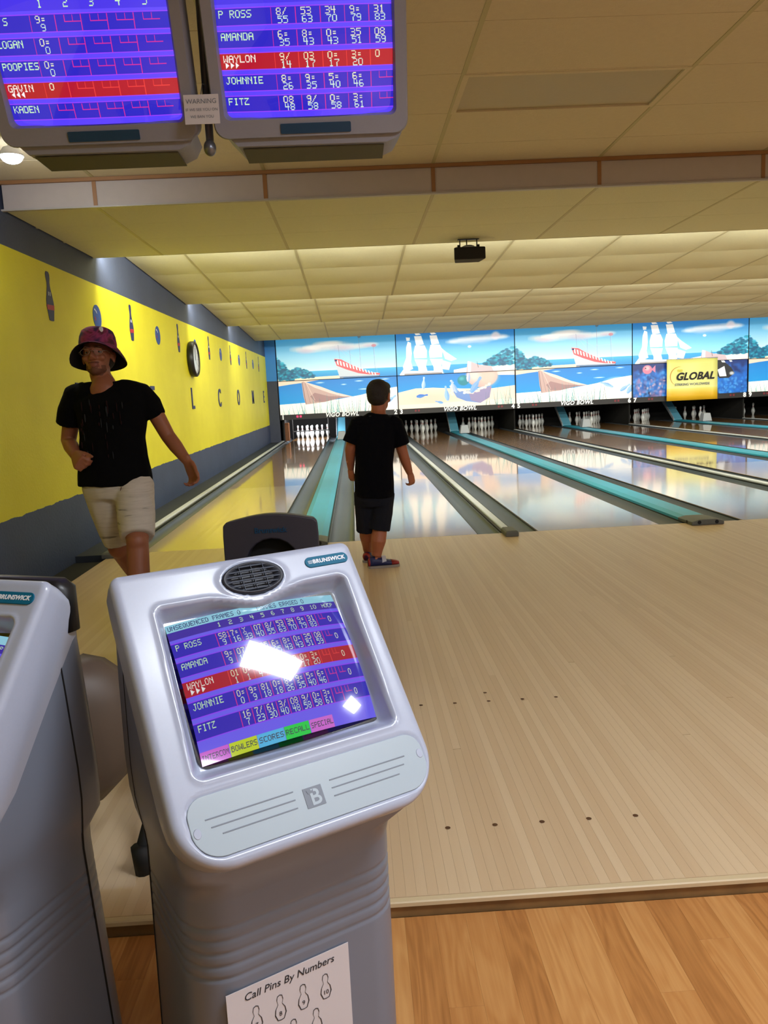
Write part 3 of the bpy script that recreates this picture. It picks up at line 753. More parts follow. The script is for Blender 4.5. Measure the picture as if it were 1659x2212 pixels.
def upperA():
    p = Paint(W_, H1, (90, 190, 235)); p.vgrad(0, .8, (48, 150, 214), (196, 226, 236)); p.vgrad(.8, 1, (60, 170, 220), (30, 130, 205))
    clouds(p, [(.2, .28, .07), (.27, .3, .08), (.35, .27, .10), (.44, .22, .11), (.52, .24, .10), (.6, .27, .08), (.68, .27, .07), (.76, .25, .07), (.8, .24, .05)], (214, 214, 222), .75)
    clouds(p, [(.4, .19, .07), (.48, .17, .06), (.3, .25, .06)], (240, 236, 236), .8)
    clouds(p, [(.25, .34, .06), (.55, .31, .08), (.78, .27, .04)], (190, 170, 196), .45)
    p.poly([(0, .955), (.3, .94), (.55, .93), (.55, 1), (0, 1)], (232, 214, 192))
    trees(p, 0, .13, .45, .99, 3, -1); trees(p, .05, .3, .72, .95, 4, 0)
    # masts and rigging
    for a, b, c_, d in ((.52, .22, .53, .62), (.615, .36, .62, .78), (.695, .05, .705, .86), (.815, .26, .825, .95)): p.line(a, b, c_, d, 2.4, (120, 130, 160), .8)
    for a, b, c_, d in ((.52, .25, .70, .60), (.53, .3, .62, .6), (.70, .5, .66, .85), (.70, .5, .74, .9), (.70, .48, .67, .85), (.82, .3, .84, .95), (.70, .52, .84, .5)): p.line(a, b, c_, d, 1.6, (170, 186, 206), .8)
    p.ell(.7, .05, .014, .03, (90, 100, 120), .8); p.ell(.82, .27, .02, .035, (190, 120, 140), .8)
    p.poly([(.48, .54), (.49, .66), (.505, .83), (.52, .98), (.85, .985), (.86, .93), (.84, .9), (.76, .9), (.7, .80), (.6, .66), (.54, .56), (.5, .53)], (190, 200, 214))
    p.poly([(.48, .54), (.50, .70), (.58, .80), (.68, .9), (.76, .94), (.86, .96), (.86, .92), (.76, .89), (.7, .80), (.6, .66), (.54, .56)], (208, 84, 96))
    for k in range(13):
        u = .50 + k * .026; v = .56 + k * .028
        p.poly([(u, v), (u + .013, v + .02), (u + .018, v + .13 - k * .004), (u + .006, v + .11 - k * .004)], (246, 236, 236))
    p.rect(.485, .56, .505, .60, (30, 30, 90)); p.poly([(.52, .96), (.86, .97), (.86, 1), (.52, 1)], (60, 80, 120), .6)
    return p
def upperB():
    p = Paint(W_, H1, (60, 160, 230)); p.vgrad(0, .8, (22, 120, 210), (150, 222, 238)); p.vgrad(.8, 1, (50, 160, 220), (40, 140, 210))
    clouds(p, [(.48, .27, .05), (.55, .25, .08), (.64, .23, .09), (.74, .22, .09), (.84, .2, .08), (.9, .2, .05)], (214, 224, 240), .85); p.ell(.845, .17, .035, .09, (226, 220, 234), .85, .3)
    clouds(p, [(.6, .31, .06), (.72, .30, .06)], (160, 190, 230), .5); p.ell(.62, .4, .016, .03, (220, 235, 245), .8)
    p.poly([(.48, .93), (.7, .84), (1, .84), (1, 1), (.48, 1)], (240, 232, 226))
    trees(p, .74, 1.0, .42, .86, 6, 1); trees(p, .76, .97, .66, .86, 8, 0)
    wt = (244, 246, 250); sh = (196, 210, 230)
    p.poly([(.10, .22), (.125, .25), (.13, .5), (.12, .7), (.135, .86), (.06, .95), (.05, .8), (.08, .6), (.085, .35)], wt); p.poly([(.085, .12), (.12, .13), (.115, .2), (.09, .2)], wt)
    for u in (.16, .29):
        p.line(u + .025, .0, u + .03, 1, 3, (150, 160, 180))
        p.poly([(u - .005, .10), (u + .055, .10), (u + .075, .30), (u + .01, .32)], wt)
        p.poly([(u, .32), (u + .08, .32), (u + .10, .45), (u + .095, .62), (u - .01, .62), (u - .015, .48)], wt)
        p.poly([(u - .01, .64), (u + .10, .66), (u + .085, .80), (u + .10, .97), (u + .02, .98), (u + .02, .84)], wt)
        p.poly([(u + .055, .34), (u + .08, .32), (u + .10, .45), (u + .095, .62), (u + .07, .62), (u + .08, .46)], sh, .8)
        p.poly([(u, .04), (u + .03, .03), (u + .055, .07), (u + .01, .08)], wt)
    p.poly([(.38, .40), (.42, .5), (.47, .60), (.51, .68), (.46, .72), (.41, .66)], wt); p.poly([(.38, .68), (.46, .76), (.44, .93), (.38, .9)], sh)
    p.poly([(.02, .98), (.06, .84), (.1, .9), (.2, .92), (.36, .93), (.40, 1), (.02, 1)], (226, 232, 240)); p.rect(.06, .965, .38, 1, (120, 112, 120), .7)
    p.poly([(.585, 1), (.60, .74), (.63, .76), (.70, .84), (.80, .88), (.82, 1)], (196, 176, 186)); p.poly([(.60, .74), (.63, .76), (.625, 1), (.6, 1)], (232, 226, 232)); p.line(.68, .76, .69, .9, 3, (90, 60, 60))
    return p
def lowerA(pins=False):
    p = Paint(W_, H2, (22, 132, 214)); p.vgrad(0, .75, (26, 120, 205), (34, 150, 225))
    p.poly([(0, 0), (.5, 0), (.36, .03), (.2, .10), (.1, .13), (0, .17)], (232, 206, 190))
    p.poly([(0, .70), (.2, .68), (.5, .62), (.7, .52), (.85, .40), (1, .34), (1, 1), (0, 1)], (242, 242, 240)); p.poly([(0, .90), (1, .86), (1, 1), (0, 1)], (226, 224, 218), .5)
    for u, v, r in ((.35, .12, .03), (.68, .12, .03), (.72, .36, .04), (.55, .2, .02), (.9, .1, .03)): p.ell(u, v, r, .016, (225, 240, 248), .8, .6)
    p.poly([(.195, .10), (.21, .06), (.26, .12), (.36, .24), (.48, .42), (.62, .56), (.5, .60), (.38, .68), (.22, .73), (.205, .5)], (188, 160, 158))
    p.poly([(.21, .06), (.26, .12), (.36, .24), (.48, .42), (.62, .56), (.55, .56), (.42, .42), (.3, .25)], (228, 208, 204), .9)
    p.poly([(.3, .4), (.42, .52), (.6, .56), (.5, .60), (.38, .68), (.3, .66), (.26, .5)], (140, 104, 112), .6)
    p.line(.2, .08, .222, .72, 4, (110, 90, 100)); p.line(.225, .12, .26, .7, 3, (140, 112, 116), .7); p.line(.235, .12, .30, .62, 3, (236, 220, 214), .7)
    grass(p, .03, .3, .6, 1, 12, 11); grass(p, .28, .6, .45, 1, 26, 12); grass(p, .6, .78, .4, 1, 12, 13)
    pin_shape(p, .90, .78, .36, 1.0); pin_shape(p, .84, .66, .26, -1.1)
    if pins:
        p.ell(.88, .5, .1, .12, (214, 226, 240), .8, .4); pin_shape(p, .96, .86, .46, .65); pin_shape(p, .82, .62, .34, -1.2)
    return p
def lowerB():
    p = Paint(W_, H2, (22, 132, 214)); p.vgrad(0, .55, (26, 120, 205), (34, 150, 225))
    p.poly([(.78, .0), (1, .0), (1, .16), (.86, .14)], (236, 222, 212))
    p.poly([(0, .52), (.15, .42), (.3, .42), (.5, .48), (.8, .52), (1, .46), (1, 1), (0, 1)], (236, 214, 200)); p.ell(.3, .75, .22, .2, (228, 190, 172), .5, .6); p.poly([(0, .88), (1, .84), (1, 1), (0, 1)], (236, 228, 214), .8)
    p.ell(.72, .14, .135, .34, (200, 164, 164), 1, .06); p.ell(.76, .16, .09, .26, (226, 190, 180), .8, .4); p.ell(.65, .1, .05, .2, (232, 214, 214), .7, .5)
    p.poly([(.46, .50), (.60, .56), (.80, .44), (.78, .78), (.70, .93), (.58, .86), (.50, .74)], (110, 142, 204))
    p.poly([(.60, .58), (.80, .46), (.78, .78), (.70, .93), (.62, .84)], (150, 132, 170), .8)
    q = random.Random(5)
    for k in range(34):
        t = k / 33; a = (.45 + .33 * t, .42 + .22 * math.sin(t * PI) - .03); p.ell(a[0] + q.uniform(-.01, .01), a[1] + q.uniform(-.03, .03), .012, .03, q.choice([(246, 232, 214), (236, 214, 206), (250, 242, 232)]), .95, .3)
    for k in range(9): p.ell(.45 + q.uniform(0, .02), .25 + k * .05, .011, .03, (244, 224, 214), .9, .3)
    p.ell(.56, .25, .05, .15, (30, 128, 150), 1, .08); p.ell(.545, .2, .02, .05, (90, 190, 200), .6, .6)
    pin_shape(p, .62, .62, .55, .6, (130, 170, 228)); pin_shape(p, .60, .3, .34, .05, (200, 196, 226)); pin_shape(p, .50, .6, .4, -.4, (170, 190, 228))
    pin_shape(p, .215, .45, .36, .1, (186, 214, 238)); pin_shape(p, .42, .82, .44, -.12, (150, 190, 232)); pin_shape(p, .155, .66, .34, 1.45, (60, 120, 210)); pin_shape(p, .38, .88, .24, -1.3, (120, 170, 225))
    grass(p, .72, .85, .6, 1, 6, 15); grass(p, .84, 1, .4, 1, 14, 16)
    return p
def lowerD():
    p = Paint(W_, H2, (16, 30, 84)); p.vgrad(0, 1, (20, 50, 120), (10, 26, 70))
    p.speckle(.0, .25, .35, 1, (30, 100, 190), 180, .022, 21); p.speckle(.0, .3, .35, 1, (70, 150, 225), 110, .012, 22)
    p.speckle(.66, .4, 1, 1, (24, 110, 210), 220, .022, 23); p.speckle(.7, .1, 1, .9, (30, 90, 180), 90, .02, 24); p.speckle(.66, .55, 1, 1, (80, 160, 230), 90, .01, 25)
    p.speckle(.03, .5, .3, 1, (150, 120, 170), 40, .016, 26, .7); p.speckle(.05, .45, .28, 1, (200, 170, 190), 24, .01, 27, .8); p.speckle(.3, .3, .7, 1, (20, 60, 140), 60, .03, 28)
    p.ell(.13, .2, .042, .13, (214, 120, 150), 1, .1); p.ell(.13, .16, .02, .06, (236, 180, 190), .9, .4); p.poly([(.165, .2), (.2, .08), (.2, .3)], (190, 120, 160)); p.ell(.115, .16, .006, .016, (30, 20, 30))
    p.poly([(.70, .0), (.78, .02), (.86, .25), (.89, .42), (.84, .55), (.76, .55), (.72, .4)], (30, 34, 44)); p.poly([(.74, .3), (.8, .2), (.82, .5), (.76, .5)], (226, 232, 236))
    p.poly([(.76, 0), (.79, 0), (.81, .1), (.78, .09)], (230, 235, 240)); p.poly([(.83, 0), (.855, 0), (.87, .08), (.85, .09)], (230, 235, 240)); p.ell(.865, .42, .02, .05, (225, 230, 235), .8, .4)
    return p
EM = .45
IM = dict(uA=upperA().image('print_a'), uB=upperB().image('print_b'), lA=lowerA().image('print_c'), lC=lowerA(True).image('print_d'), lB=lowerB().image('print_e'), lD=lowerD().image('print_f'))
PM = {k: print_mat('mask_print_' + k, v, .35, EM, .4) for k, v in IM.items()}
YM = 16.18
def flat_board(name, x0, x1, z0, z1, y, m, parent, th=.02):
    me = MB().box(x0, x1, y, y + th, z0, z1).mesh(name, m)
    set_uv(me, lambda co: ((co.x - x0) / (x1 - x0), (co.z - z0) / (z1 - z0)))
    return link(name, me, parent)
PL = [('uA', 'lA', 'first mask panel from the yellow wall: striped galleon above, beached rowing boat below'),
      ('uB', 'lB', 'mask panel with white sailing ship above, treasure chest and pins on sand below'),
      ('uA', 'lC', 'mask panel with striped galleon above, boat and fallen pins below, left of the reef panel'),
      ('uB', 'lD', 'mask panel with white sailing ship above and dark blue coral reef below'),
      ('uA', 'lA', 'mask panel with striped galleon at the right picture edge')]
PER = 3.3686
for k in range(5):
    x0 = -2.052 + k * PER; u, l, lab = PL[k]
    t = empty('mask_panel', (x0 + PER / 2, YM, .6), 0, lab, 'mask panel')
    H = PER / 2 - .012; z = .6
    flat_board('upper_board', -H, H, 1.715 - z, 2.90 - z, -.035, PM[u], t)
    flat_board('lower_board', -H, H, .765 - z, 1.735 - z, 0, PM[l], t)
    MB().box(-H, H, -.012, .01, .62 - z, .765 - z).build('name_strip', M['strip'], t)
    MB().box(-H - .012, -H, -.04, .02, .62 - z, 2.9 - z).build('edge_trim', M['black'], t)
    MB().box(-H, H, -.036, 0, 1.70 - z, 1.715 - z).build('edge_trim', M['black'], t)
    st = t.children[2]
    fr = lambda x, zz: frame((x, -.016, zz - z), (1, 0, 0), (0, 0, 1))
    text('lettering', 'VIGO BOWL', .155, M['glow_text'], fr(.07, .70), t, bold=.006, shear=.25, extrude=.002, spacing=1.12)
    text('lane_number', str(2 * k + 1), .17, M['glow_text'], fr(-H + .07, .69), t, bold=.007, extrude=.002)
    text('lane_number', str(2 * k + 2), .17, M['glow_text'], fr(H - .07, .69), t, bold=.007, extrude=.002)
    for sx in (-1, 1):
        b = MB()
        for q in (0, .09):
            b.box(sx * (H - .48) + q - .028, sx * (H - .48) + q + .028, -.016, -.01, .675 - z, .732 - z)
        b.build('score_light', M['ledred'] if (k == 0 and sx < 0) else M['ledoff'], t)
# pillar between the wall and the first mask panel
MB().box(XW, -2.07, YM - .04, YM + .05, 1.72, 2.9).build('trim_5', M['blue_pillar'], kind='structure')
MB().box(XW, -2.07, YM - .02, YM + .05, -.1, 1.72).build('trim_6', M['wall_dark'], kind='structure')

# yellow banner hanging in front of the reef panel
bn = empty('banner', (9.76, YM - .10, 1.79), 0, 'yellow hanging banner with dark lettering and a swoosh in front of the coral-reef panel', 'banner')
gm = MB(); nx, nz = 10, 8; vs = []
for j in range(nz + 1):
    for i in range(nx + 1):
        a = -.74 + 1.48 * i / nx; vs.append((a, -.015 * math.sin(a * 7 + j * .2), -1.17 * j / nz))
gm.add(vs, [(j * (nx + 1) + i, j * (nx + 1) + i + 1, (j + 1) * (nx + 1) + i + 1, (j + 1) * (nx + 1) + i) for j in range(nz) for i in range(nx)])
me = gm.mesh('sheet', None); me.materials.clear()
bp = Paint(256, 200, (238, 228, 120)); bp.vgrad(0, .7, (228, 228, 130), (238, 236, 156)); bp.vgrad(.7, .86, (238, 232, 130), (224, 180, 40)); bp.vgrad(.86, 1, (224, 180, 40), (212, 164, 30))
me.materials.append(print_mat('banner_print', bp.image('banner_print'), .4, .12))
set_uv(me, lambda co: ((co.x + .74) / 1.48, 1 + co.z / 1.17))
sh = link('sheet', me, bn, smooth=True); sm = sh.modifiers.new('thickness', 'SOLIDIFY'); sm.thickness = .004
text('lettering', 'GLOBAL', .285, M['ink'], frame((.07, -.022, -.50), (1, 0, 0), (0, 0, 1)), bn, bold=.011, shear=.3, extrude=.002, spacing=1.05)
text('lettering', 'STRIKING WORLDWIDE', .093, M['stripe'], frame((.0, -.022, -.72), (1, 0, 0), (0, 0, 1)), bn, bold=.002, extrude=.002)
text('lettering', '900', .10, M['banner'], frame((-.36, -.022, -.33), (1, 0, 0), (0, 0, 1)), bn, bold=.002, extrude=.002)
sw_ = MB(); q = []
for k in range(19):
    a = math.radians(75 + k * 9.5); r1 = .27; r0 = r1 - .022 * math.sin(PI * k / 18)
    q.append((Vector((-.38 + r1 * math.cos(a), -.021, -.48 + r1 * math.sin(a))), Vector((-.38 + r0 * math.cos(a), -.021, -.48 + r0 * math.sin(a)))))
sw_.add([p for ab in q for p in ab], [(2 * i, 2 * i + 1, 2 * i + 3, 2 * i + 2) for i in range(18)]).build('swoosh', mat('swoosh_orange', (206, 140, 50), .5), bn)
MB().box(-.74, .74, -.006, .006, -.01, .015).build('hanging_rod', M['steel'], bn)
MB().box(-.70, -.69, 0, .058, -.0, .01).box(.69, .70, 0, .058, 0, .01).build('bracket', M['steel'], bn)

# ================================================================== WALL DECALS, LETTERS, CLOCK
XD = XW + .0005
fw = lambda y, z: frame((XW + .002, y, z), (0, 1, 0), (0, 0, 1))
# pin outline decals alternate with ball decals
pp = [(.02, 0), (.04, .005), (.052, .06), (.066, .12), (.062, .17), (.042, .24), (.026, .29), (.024, .33), (.034, .37), (.034, .4), (.02, .42)]
def wall_prism(poly, h0, h1): return MB().prism(poly, lambda p: (h0, p[0], p[1]), lambda p: (h1, p[0], p[1]))
LPD = ['nearest the left picture edge', 'just above and right of the man\'s hat', 'left of the clock', 'first right of the clock', 'second right of the clock', 'third right of the clock', 'fourth right of the clock', 'last before the blue pillar']
for k in range(13):
    y = .02 + 1.2 * k
    if k % 2 == 0:
        t = empty('pin_decal', (XW, y, 1.945), 0, 'dark blue pin decal on the yellow wall, ' + ['nearest the left picture edge', 'right of the man\'s hat', 'directly left of the clock', 'first pin shape right of the clock', 'second pin shape right of the clock', 'third pin shape right of the clock', 'last pin shape before the blue pillar'][k // 2], 'wall decal', 'pin decals on the yellow wall')
        poly = pp + [(-a, b) for a, b in reversed(pp)]
        sc = .93
        wall_prism([(a * 1.2, b * sc) for a, b in poly], .0005, .004).build('body', M['navy'], t)
        wall_prism([(-.072, .085), (.072, .09), (.078, .13), (-.078, .125)], .004, .0055).build('stripe', M['red'], t)
        wall_prism([(-.02, .20), (-.012, .20), (-.012, .23), (-.02, .23)], .004, .0055).build('glint', M['white'], t)
        wall_prism([(.012, .20), (.02, .20), (.02, .23), (.012, .23)], .004, .0055).build('glint', M['white'], t)
    else:
        t = empty('ball_decal', (XW, y, 2.09), 0, 'blue ball decal on the yellow wall, ' + ['above the man\'s hat', 'between the man and the clock', 'touching the clock\'s right side', 'first ball shape right of the clock', 'second ball shape right of the clock', 'last ball shape before the blue pillar'][k // 2], 'wall decal', 'ball decals on the yellow wall')
        c_ = [(.125 * math.cos(a * PI / 12), .115 * math.sin(a * PI / 12)) for a in range(24)]
        wall_prism(c_, .0005, .004).build('disc', M['bluedecal'], t)
        wall_prism([(-.075, .06), (-.065, .075), (-.01, .05), (.0, .03), (-.01, .035), (-.04, .055)], .004, .0055).build('swirl', M['white'], t)
        wall_prism([(-.08, .0), (-.055, -.01), (-.05, -.04), (-.075, -.03)], .004, .0055).build('swirl', M['red'], t)
for ch, y, lb in (('W', .65, 'behind the man'), ('E', 3.08, 'just right of the man\'s shoulder'), ('L', 5.48, 'below the clock'), ('C', 7.92, 'right of the letter L'), ('O', 10.3, 'right of the letter C'), ('M', 12.75, 'left of the last letter'), ('E', 15.1, 'nearest the blue pillar')):
    me = text_mesh(ch, .45, bold=.004, extrude=.006); me.materials.clear(); me.materials.append(M['navy']); me.transform(fw(0, 0))
    me.transform(Matrix.Translation((-XW, 0, 0)))
    link('wall_letter', me, None, loc=(XW + .0045, y, 1.28), label='dark letter %s on the yellow wall, %s' % (ch, lb), cat='letter', group='letters along the yellow wall')
ck = empty('wall_clock', (XW, 5.56, 1.88), 0, 'round wall clock with black rim and white face on the yellow wall', 'clock')
ax = (Vector((0, 1, 0)), Vector((0, 0, 1)), Vector((1, 0, 0)))
MB().lathe([(0, .002), (.25, .002), (.265, .03), (.262, .085), (.245, .10), (.225, .095), (.22, .08)], n=36, axes=ax).build('rim', M['hoodblack'], ck, smooth=True)
MB().lathe([(.222, .078), (0, .078)], n=36, axes=ax).build('dial', M['clockface'], ck)
hb = MB()
for k in range(12):
    a = k * PI / 6; c, s_ = math.cos(a), math.sin(a)
    hb.add([(.08, (.17 * c - .005 * s_), (.17 * s_ + .005 * c)), (.08, (.17 * c + .005 * s_), (.17 * s_ - .005 * c)), (.08, (.2 * c + .005 * s_), (.2 * s_ - .005 * c)), (.08, (.2 * c - .005 * s_), (.2 * s_ + .005 * c))], [(0, 1, 2, 3)])
hb.build('hour_mark', M['ink'], ck)
MB().box(.081, .084, -.006, .006, -.02, .16).build('minute_hand', M['ink'], ck)
MB().add([(.085, -.01, .01), (.085, .01, -.01), (.085, .085, -.075), (.085, .075, -.085)], [(0, 1, 2, 3)]).build('hour_hand', M['ink'], ck)

# spotlight lamp near the fascia, effect light hanging from the lip
_lb = at(25, 338, -1.75)
lp = empty('spot_lamp', (_lb.x, _lb.y, ZU), 0, 'bright glowing white spot lamp on the ceiling beside the left monitor', 'lamp')
_d = _lb.z - ZU
MB().lathe([(0, 0), (.05, 0), (.05, -.008), (.012, -.012), (.012, _d + .06), (.045, _d + .045), (.066, _d + .012), (.066, _d)], n=20).build('housing', M['white'], lp, smooth=True)
MB().ell((0, 0, _d), (.062, .062, .04)).build('bulb', M['bulb'], lp, smooth=True)
pl = bpy.data.lights.new('spot_lamp_light', 'POINT'); pl.energy = 16; pl.color = (.92, .94, 1); pl.shadow_soft_size = .05
po = bpy.data.objects.new('spot_lamp_light', pl); C.objects.link(po); po.location = (_lb.x + .03, _lb.y, _lb.z - .09)

ef = empty('effect_light', (1.22, 1.12, ZLc), 0, 'black box effect light hanging from the low ceiling edge', 'stage light')
MB().box(-.10, .10, -.02, .02, -.008, 0).box(-.085, -.077, -.012, .012, -.10, -.008).box(.077, .085, -.012, .012, -.10, -.008).box(-.02, -.012, -.012, .012, -.07, -.008).build('bracket', M['hoodblack'], ef)
MB().add([(-.15, -.09, -.20), (.15, -.09, -.20), (.12, .12, -.20), (-.12, .12, -.20), (-.15, -.09, -.09), (.15, -.09, -.09), (.10, .12, -.05), (-.10, .12, -.05)],
         [(0, 3, 2, 1), (4, 5, 6, 7), (0, 1, 5, 4), (1, 2, 6, 5), (2, 3, 7, 6), (3, 0, 4, 7)]).build('body', M['black'], ef, bevel=.01)
MB().lathe([(0, -.01), (.018, -.01), (.018, .01), (0, .01)], (-.095, 0, -.07), 10, (Vector((0, 1, 0)), Vector((0, 0, 1)), Vector((1, 0, 0)))).lathe([(0, -.01), (.018, -.01), (.018, .01), (0, .01)], (.095, 0, -.07), 10, (Vector((0, 1, 0)), Vector((0, 0, 1)), Vector((1, 0, 0)))).build('knob', M['hoodblack'], ef)
MB().ell((0, 0, -.085), (.07, .06, .03)).build('lens_dome', M['steelbox'], ef, smooth=True)

# ================================================================== SCREEN PICTURES
DB, LV, RD, PK = (42, 34, 190), (92, 70, 255), (176, 20, 44), (216, 40, 150)
TX = (196, 236, 190)
def score_row(p, v, h, name, red, cells, u0, cw, ncol, hp, tw=20.5, arrows=None, last=None):
    p.rect(0, v, 1, v + h, RD if red else DB)
    lc = (230, 60, 60) if red else PK
    p.rect(0, v - .006, 1, v, (150, 60, 255)); p.rect(0, v + h, 1, v + h + .006, (150, 60, 255))
    p.text(.02, v + h * .10, name, hp, (236, 232, 220) if red else TX, tw)
    if arrows: p.text(.03, v + h * .55, arrows, hp * .8, (240, 240, 240), hp * .8)
    for k in range(ncol):
        u = u0 + k * cw
        p.rect(u - cw * .06, v + .002, u - cw * .06 + .004, v + h, lc)
        txt = cells[k] if k < len(cells) else None
        if txt is None:
            p.rect(u + cw * .30, v + .004, u + cw * .305 + .003, v + h * .42, lc); p.rect(u + cw * .62, v + .004, u + cw * .62 + .003, v + h * .42, lc)
            p.rect(u + cw * .30, v + h * .42, u + cw * .94, v + h * .42 + .006, lc)
        else:
            a, b = txt; p.text(u + cw * .16, v + h * .04, a, hp, (226, 226, 190), tw)
            p.text(u + cw * (.34 if len(b) == 1 else .2), v + h * .53, b, hp, (200, 226, 214), tw)
    if last: p.text(u0 + ncol * cw + .01, v + h * .3, last, hp, (220, 230, 200), tw)

def monitor_picture(rows, head, u0, cw, ncol):
    p = Paint(640, 480, LV); hp = 23.5
    p.vgrad(0, 1, (96, 70, 255), (84, 60, 255))
    p.rect(0, 0, 1, .10, (120, 160, 240)); p.rect(0, .10, 1, .235, (70, 50, 225))
    for k, hh in enumerate(head): p.text(u0 + k * cw + cw * .35, .16, hh, hp * 1.2, TX, 20)
    for j, (n, red, cells, ar) in enumerate(rows): score_row(p, .262 + j * .146, .106, n, red, cells, u0, cw, ncol, hp, arrows=ar)
    return p
mp1 = monitor_picture([('  S', False, [('9=', '9')], None), ('LOGAN', False, [('0=', '0')], None), ('POOPIES', False, [('0=', '0')], None), ('GAVIN', True, [('0', '')], '<<<'), ('KADEN', False, [], None)], '12345', .25, .142, 5)
mp2 = monitor_picture([('P ROSS', False, [('8/', '55'), ('53', '63'), ('34', '70'), ('9=', '79'), ('31', '83')], None), ('AMANDA', False, [('6=', '35'), ('8=', '43'), ('0=', '43'), ('35', '51'), ('08', '59')], None),
                       ('WAYLON', True, [('9/', '14'), ('03', '17'), ('0=', '17'), ('3=', '20'), ('0', '')], '>>>'), ('JOHNNIE', False, [('8=', '26'), ('9=', '35'), ('5=', '40'), ('6=', '46')], None),
                       ('FITZ', False, [('08', '48'), ('9/', '58'), ('0=', '58'), ('3=', '61')], None)], '56789', .325, .137, 5)
kp = Paint(960, 720, (110, 98, 250))
kp.rect(0, 0, 1, .062, (150, 214, 236)); kp.text(.01, .014, 'UNSEQUENCED FRAMES 0', 26, (40, 60, 110), 19); kp.text(.50, .014, 'FRAMES ERASED 0', 26, (40, 60, 110), 19)
kp.rect(0, .062, 1, .125, (62, 44, 170))
for k in range(10): kp.text(.26 + k * .062, .075, str(k + 1), 26, TX, 22)
kp.text(.90, .075, 'HDCP', 24, TX, 19)
KR = [('P ROSS', False, [('S81', '9'), ('7=', '16'), ('X', '33'), ('07', '40'), ('8/', '55'), ('53', '63'), ('34', '70'), ('9=', '79'), ('31', '83')]),
      ('AMANDA', False, [('9=', '9'), ('07', '16'), ('16', '23'), ('35', '29'), ('6=', '35'), ('8=', '43'), ('0=', '43'), ('35', '51'), ('08', '59')]),
      ('WAYLON', True, [('01', '1'), ('0=', '1'), ('03', '4'), ('0=', '4'), ('9/', '14'), ('03', '17'), ('0=', '17'), ('3=', '20')]),
      ('JOHNNIE', False, [('0=', '0'), ('9=', '9'), ('81', '18'), ('0=', '18'), ('8=', '26'), ('9=', '35'), ('5=', '40'), ('6=', '46')]),
      ('FITZ', False, [('16', '7'), ('7/', '23'), ('61', '30'), ('3/', '40'), ('08', '48'), ('9/', '58'), ('0=', '58'), ('3=', '61')])]
for j, (n, red, cells) in enumerate(KR):
    score_row(kp, .155 + j * .145, .105, n, red, cells, .235, .066, 10, 33, tw=21.5, arrows='>>>' if red else None, last='0')
for k, (tt, c) in enumerate((('INTERCOM', (214, 100, 220)), ('BOWLERS', (200, 220, 40)), ('SCORES', (80, 190, 240)), ('RECALL', (20, 214, 80)), ('SPECIAL', (214, 110, 220)))):
    kp.rect(.0 + k * .145, .915, .142 + k * .145, 1, c); kp.text(.006 + k * .145, .937, tt, 26, (60, 70, 90), 130 / len(tt))
SM = {k: print_mat(k, p.image(k), .12, e, .5, coat=1.0, base=0) for k, p, e in (('scores_a', mp1, 1.15), ('scores_b', mp2, 1.15), ('scores_console', kp, .8))}

def rr(w_, h_, r, n=6, rb=None):
    """rounded rectangle outline, counter-clockwise from the right side bottom; r top corners, rb bottom corners"""
    rb = r if rb is None else rb; P = []
    for cx, cy, a0, q in ((w_ / 2, -h_ / 2, -90, rb), (w_ / 2, h_ / 2, 0, r), (-w_ / 2, h_ / 2, 90, r), (-w_ / 2, -h_ / 2, 180, rb)):
        ox = cx - math.copysign(q, cx); oy = cy - math.copysign(q, cy)
        for k in range(n + 1):
            a = math.radians(a0 + 90 * k / n); P.append((ox + q * math.cos(a), oy + q * math.sin(a)))
    return P
def crt_mesh(w_, h_, R, nx=28, ny=22):
    b = MB(); z0 = math.sqrt(R * R - w_ * w_ / 4 - h_ * h_ / 4); vs = []
    for j in range(ny + 1):
        for i in range(nx + 1):
            x, y = (i / nx - .5) * w_, (j / ny - .5) * h_; vs.append((x, y, math.sqrt(R * R - x * x - y * y) - z0))
    b.add(vs, [(j * (nx + 1) + i, j * (nx + 1) + i + 1, (j + 1) * (nx + 1) + i + 1, (j + 1) * (nx + 1) + i) for j in range(ny) for i in range(nx)])
    return b

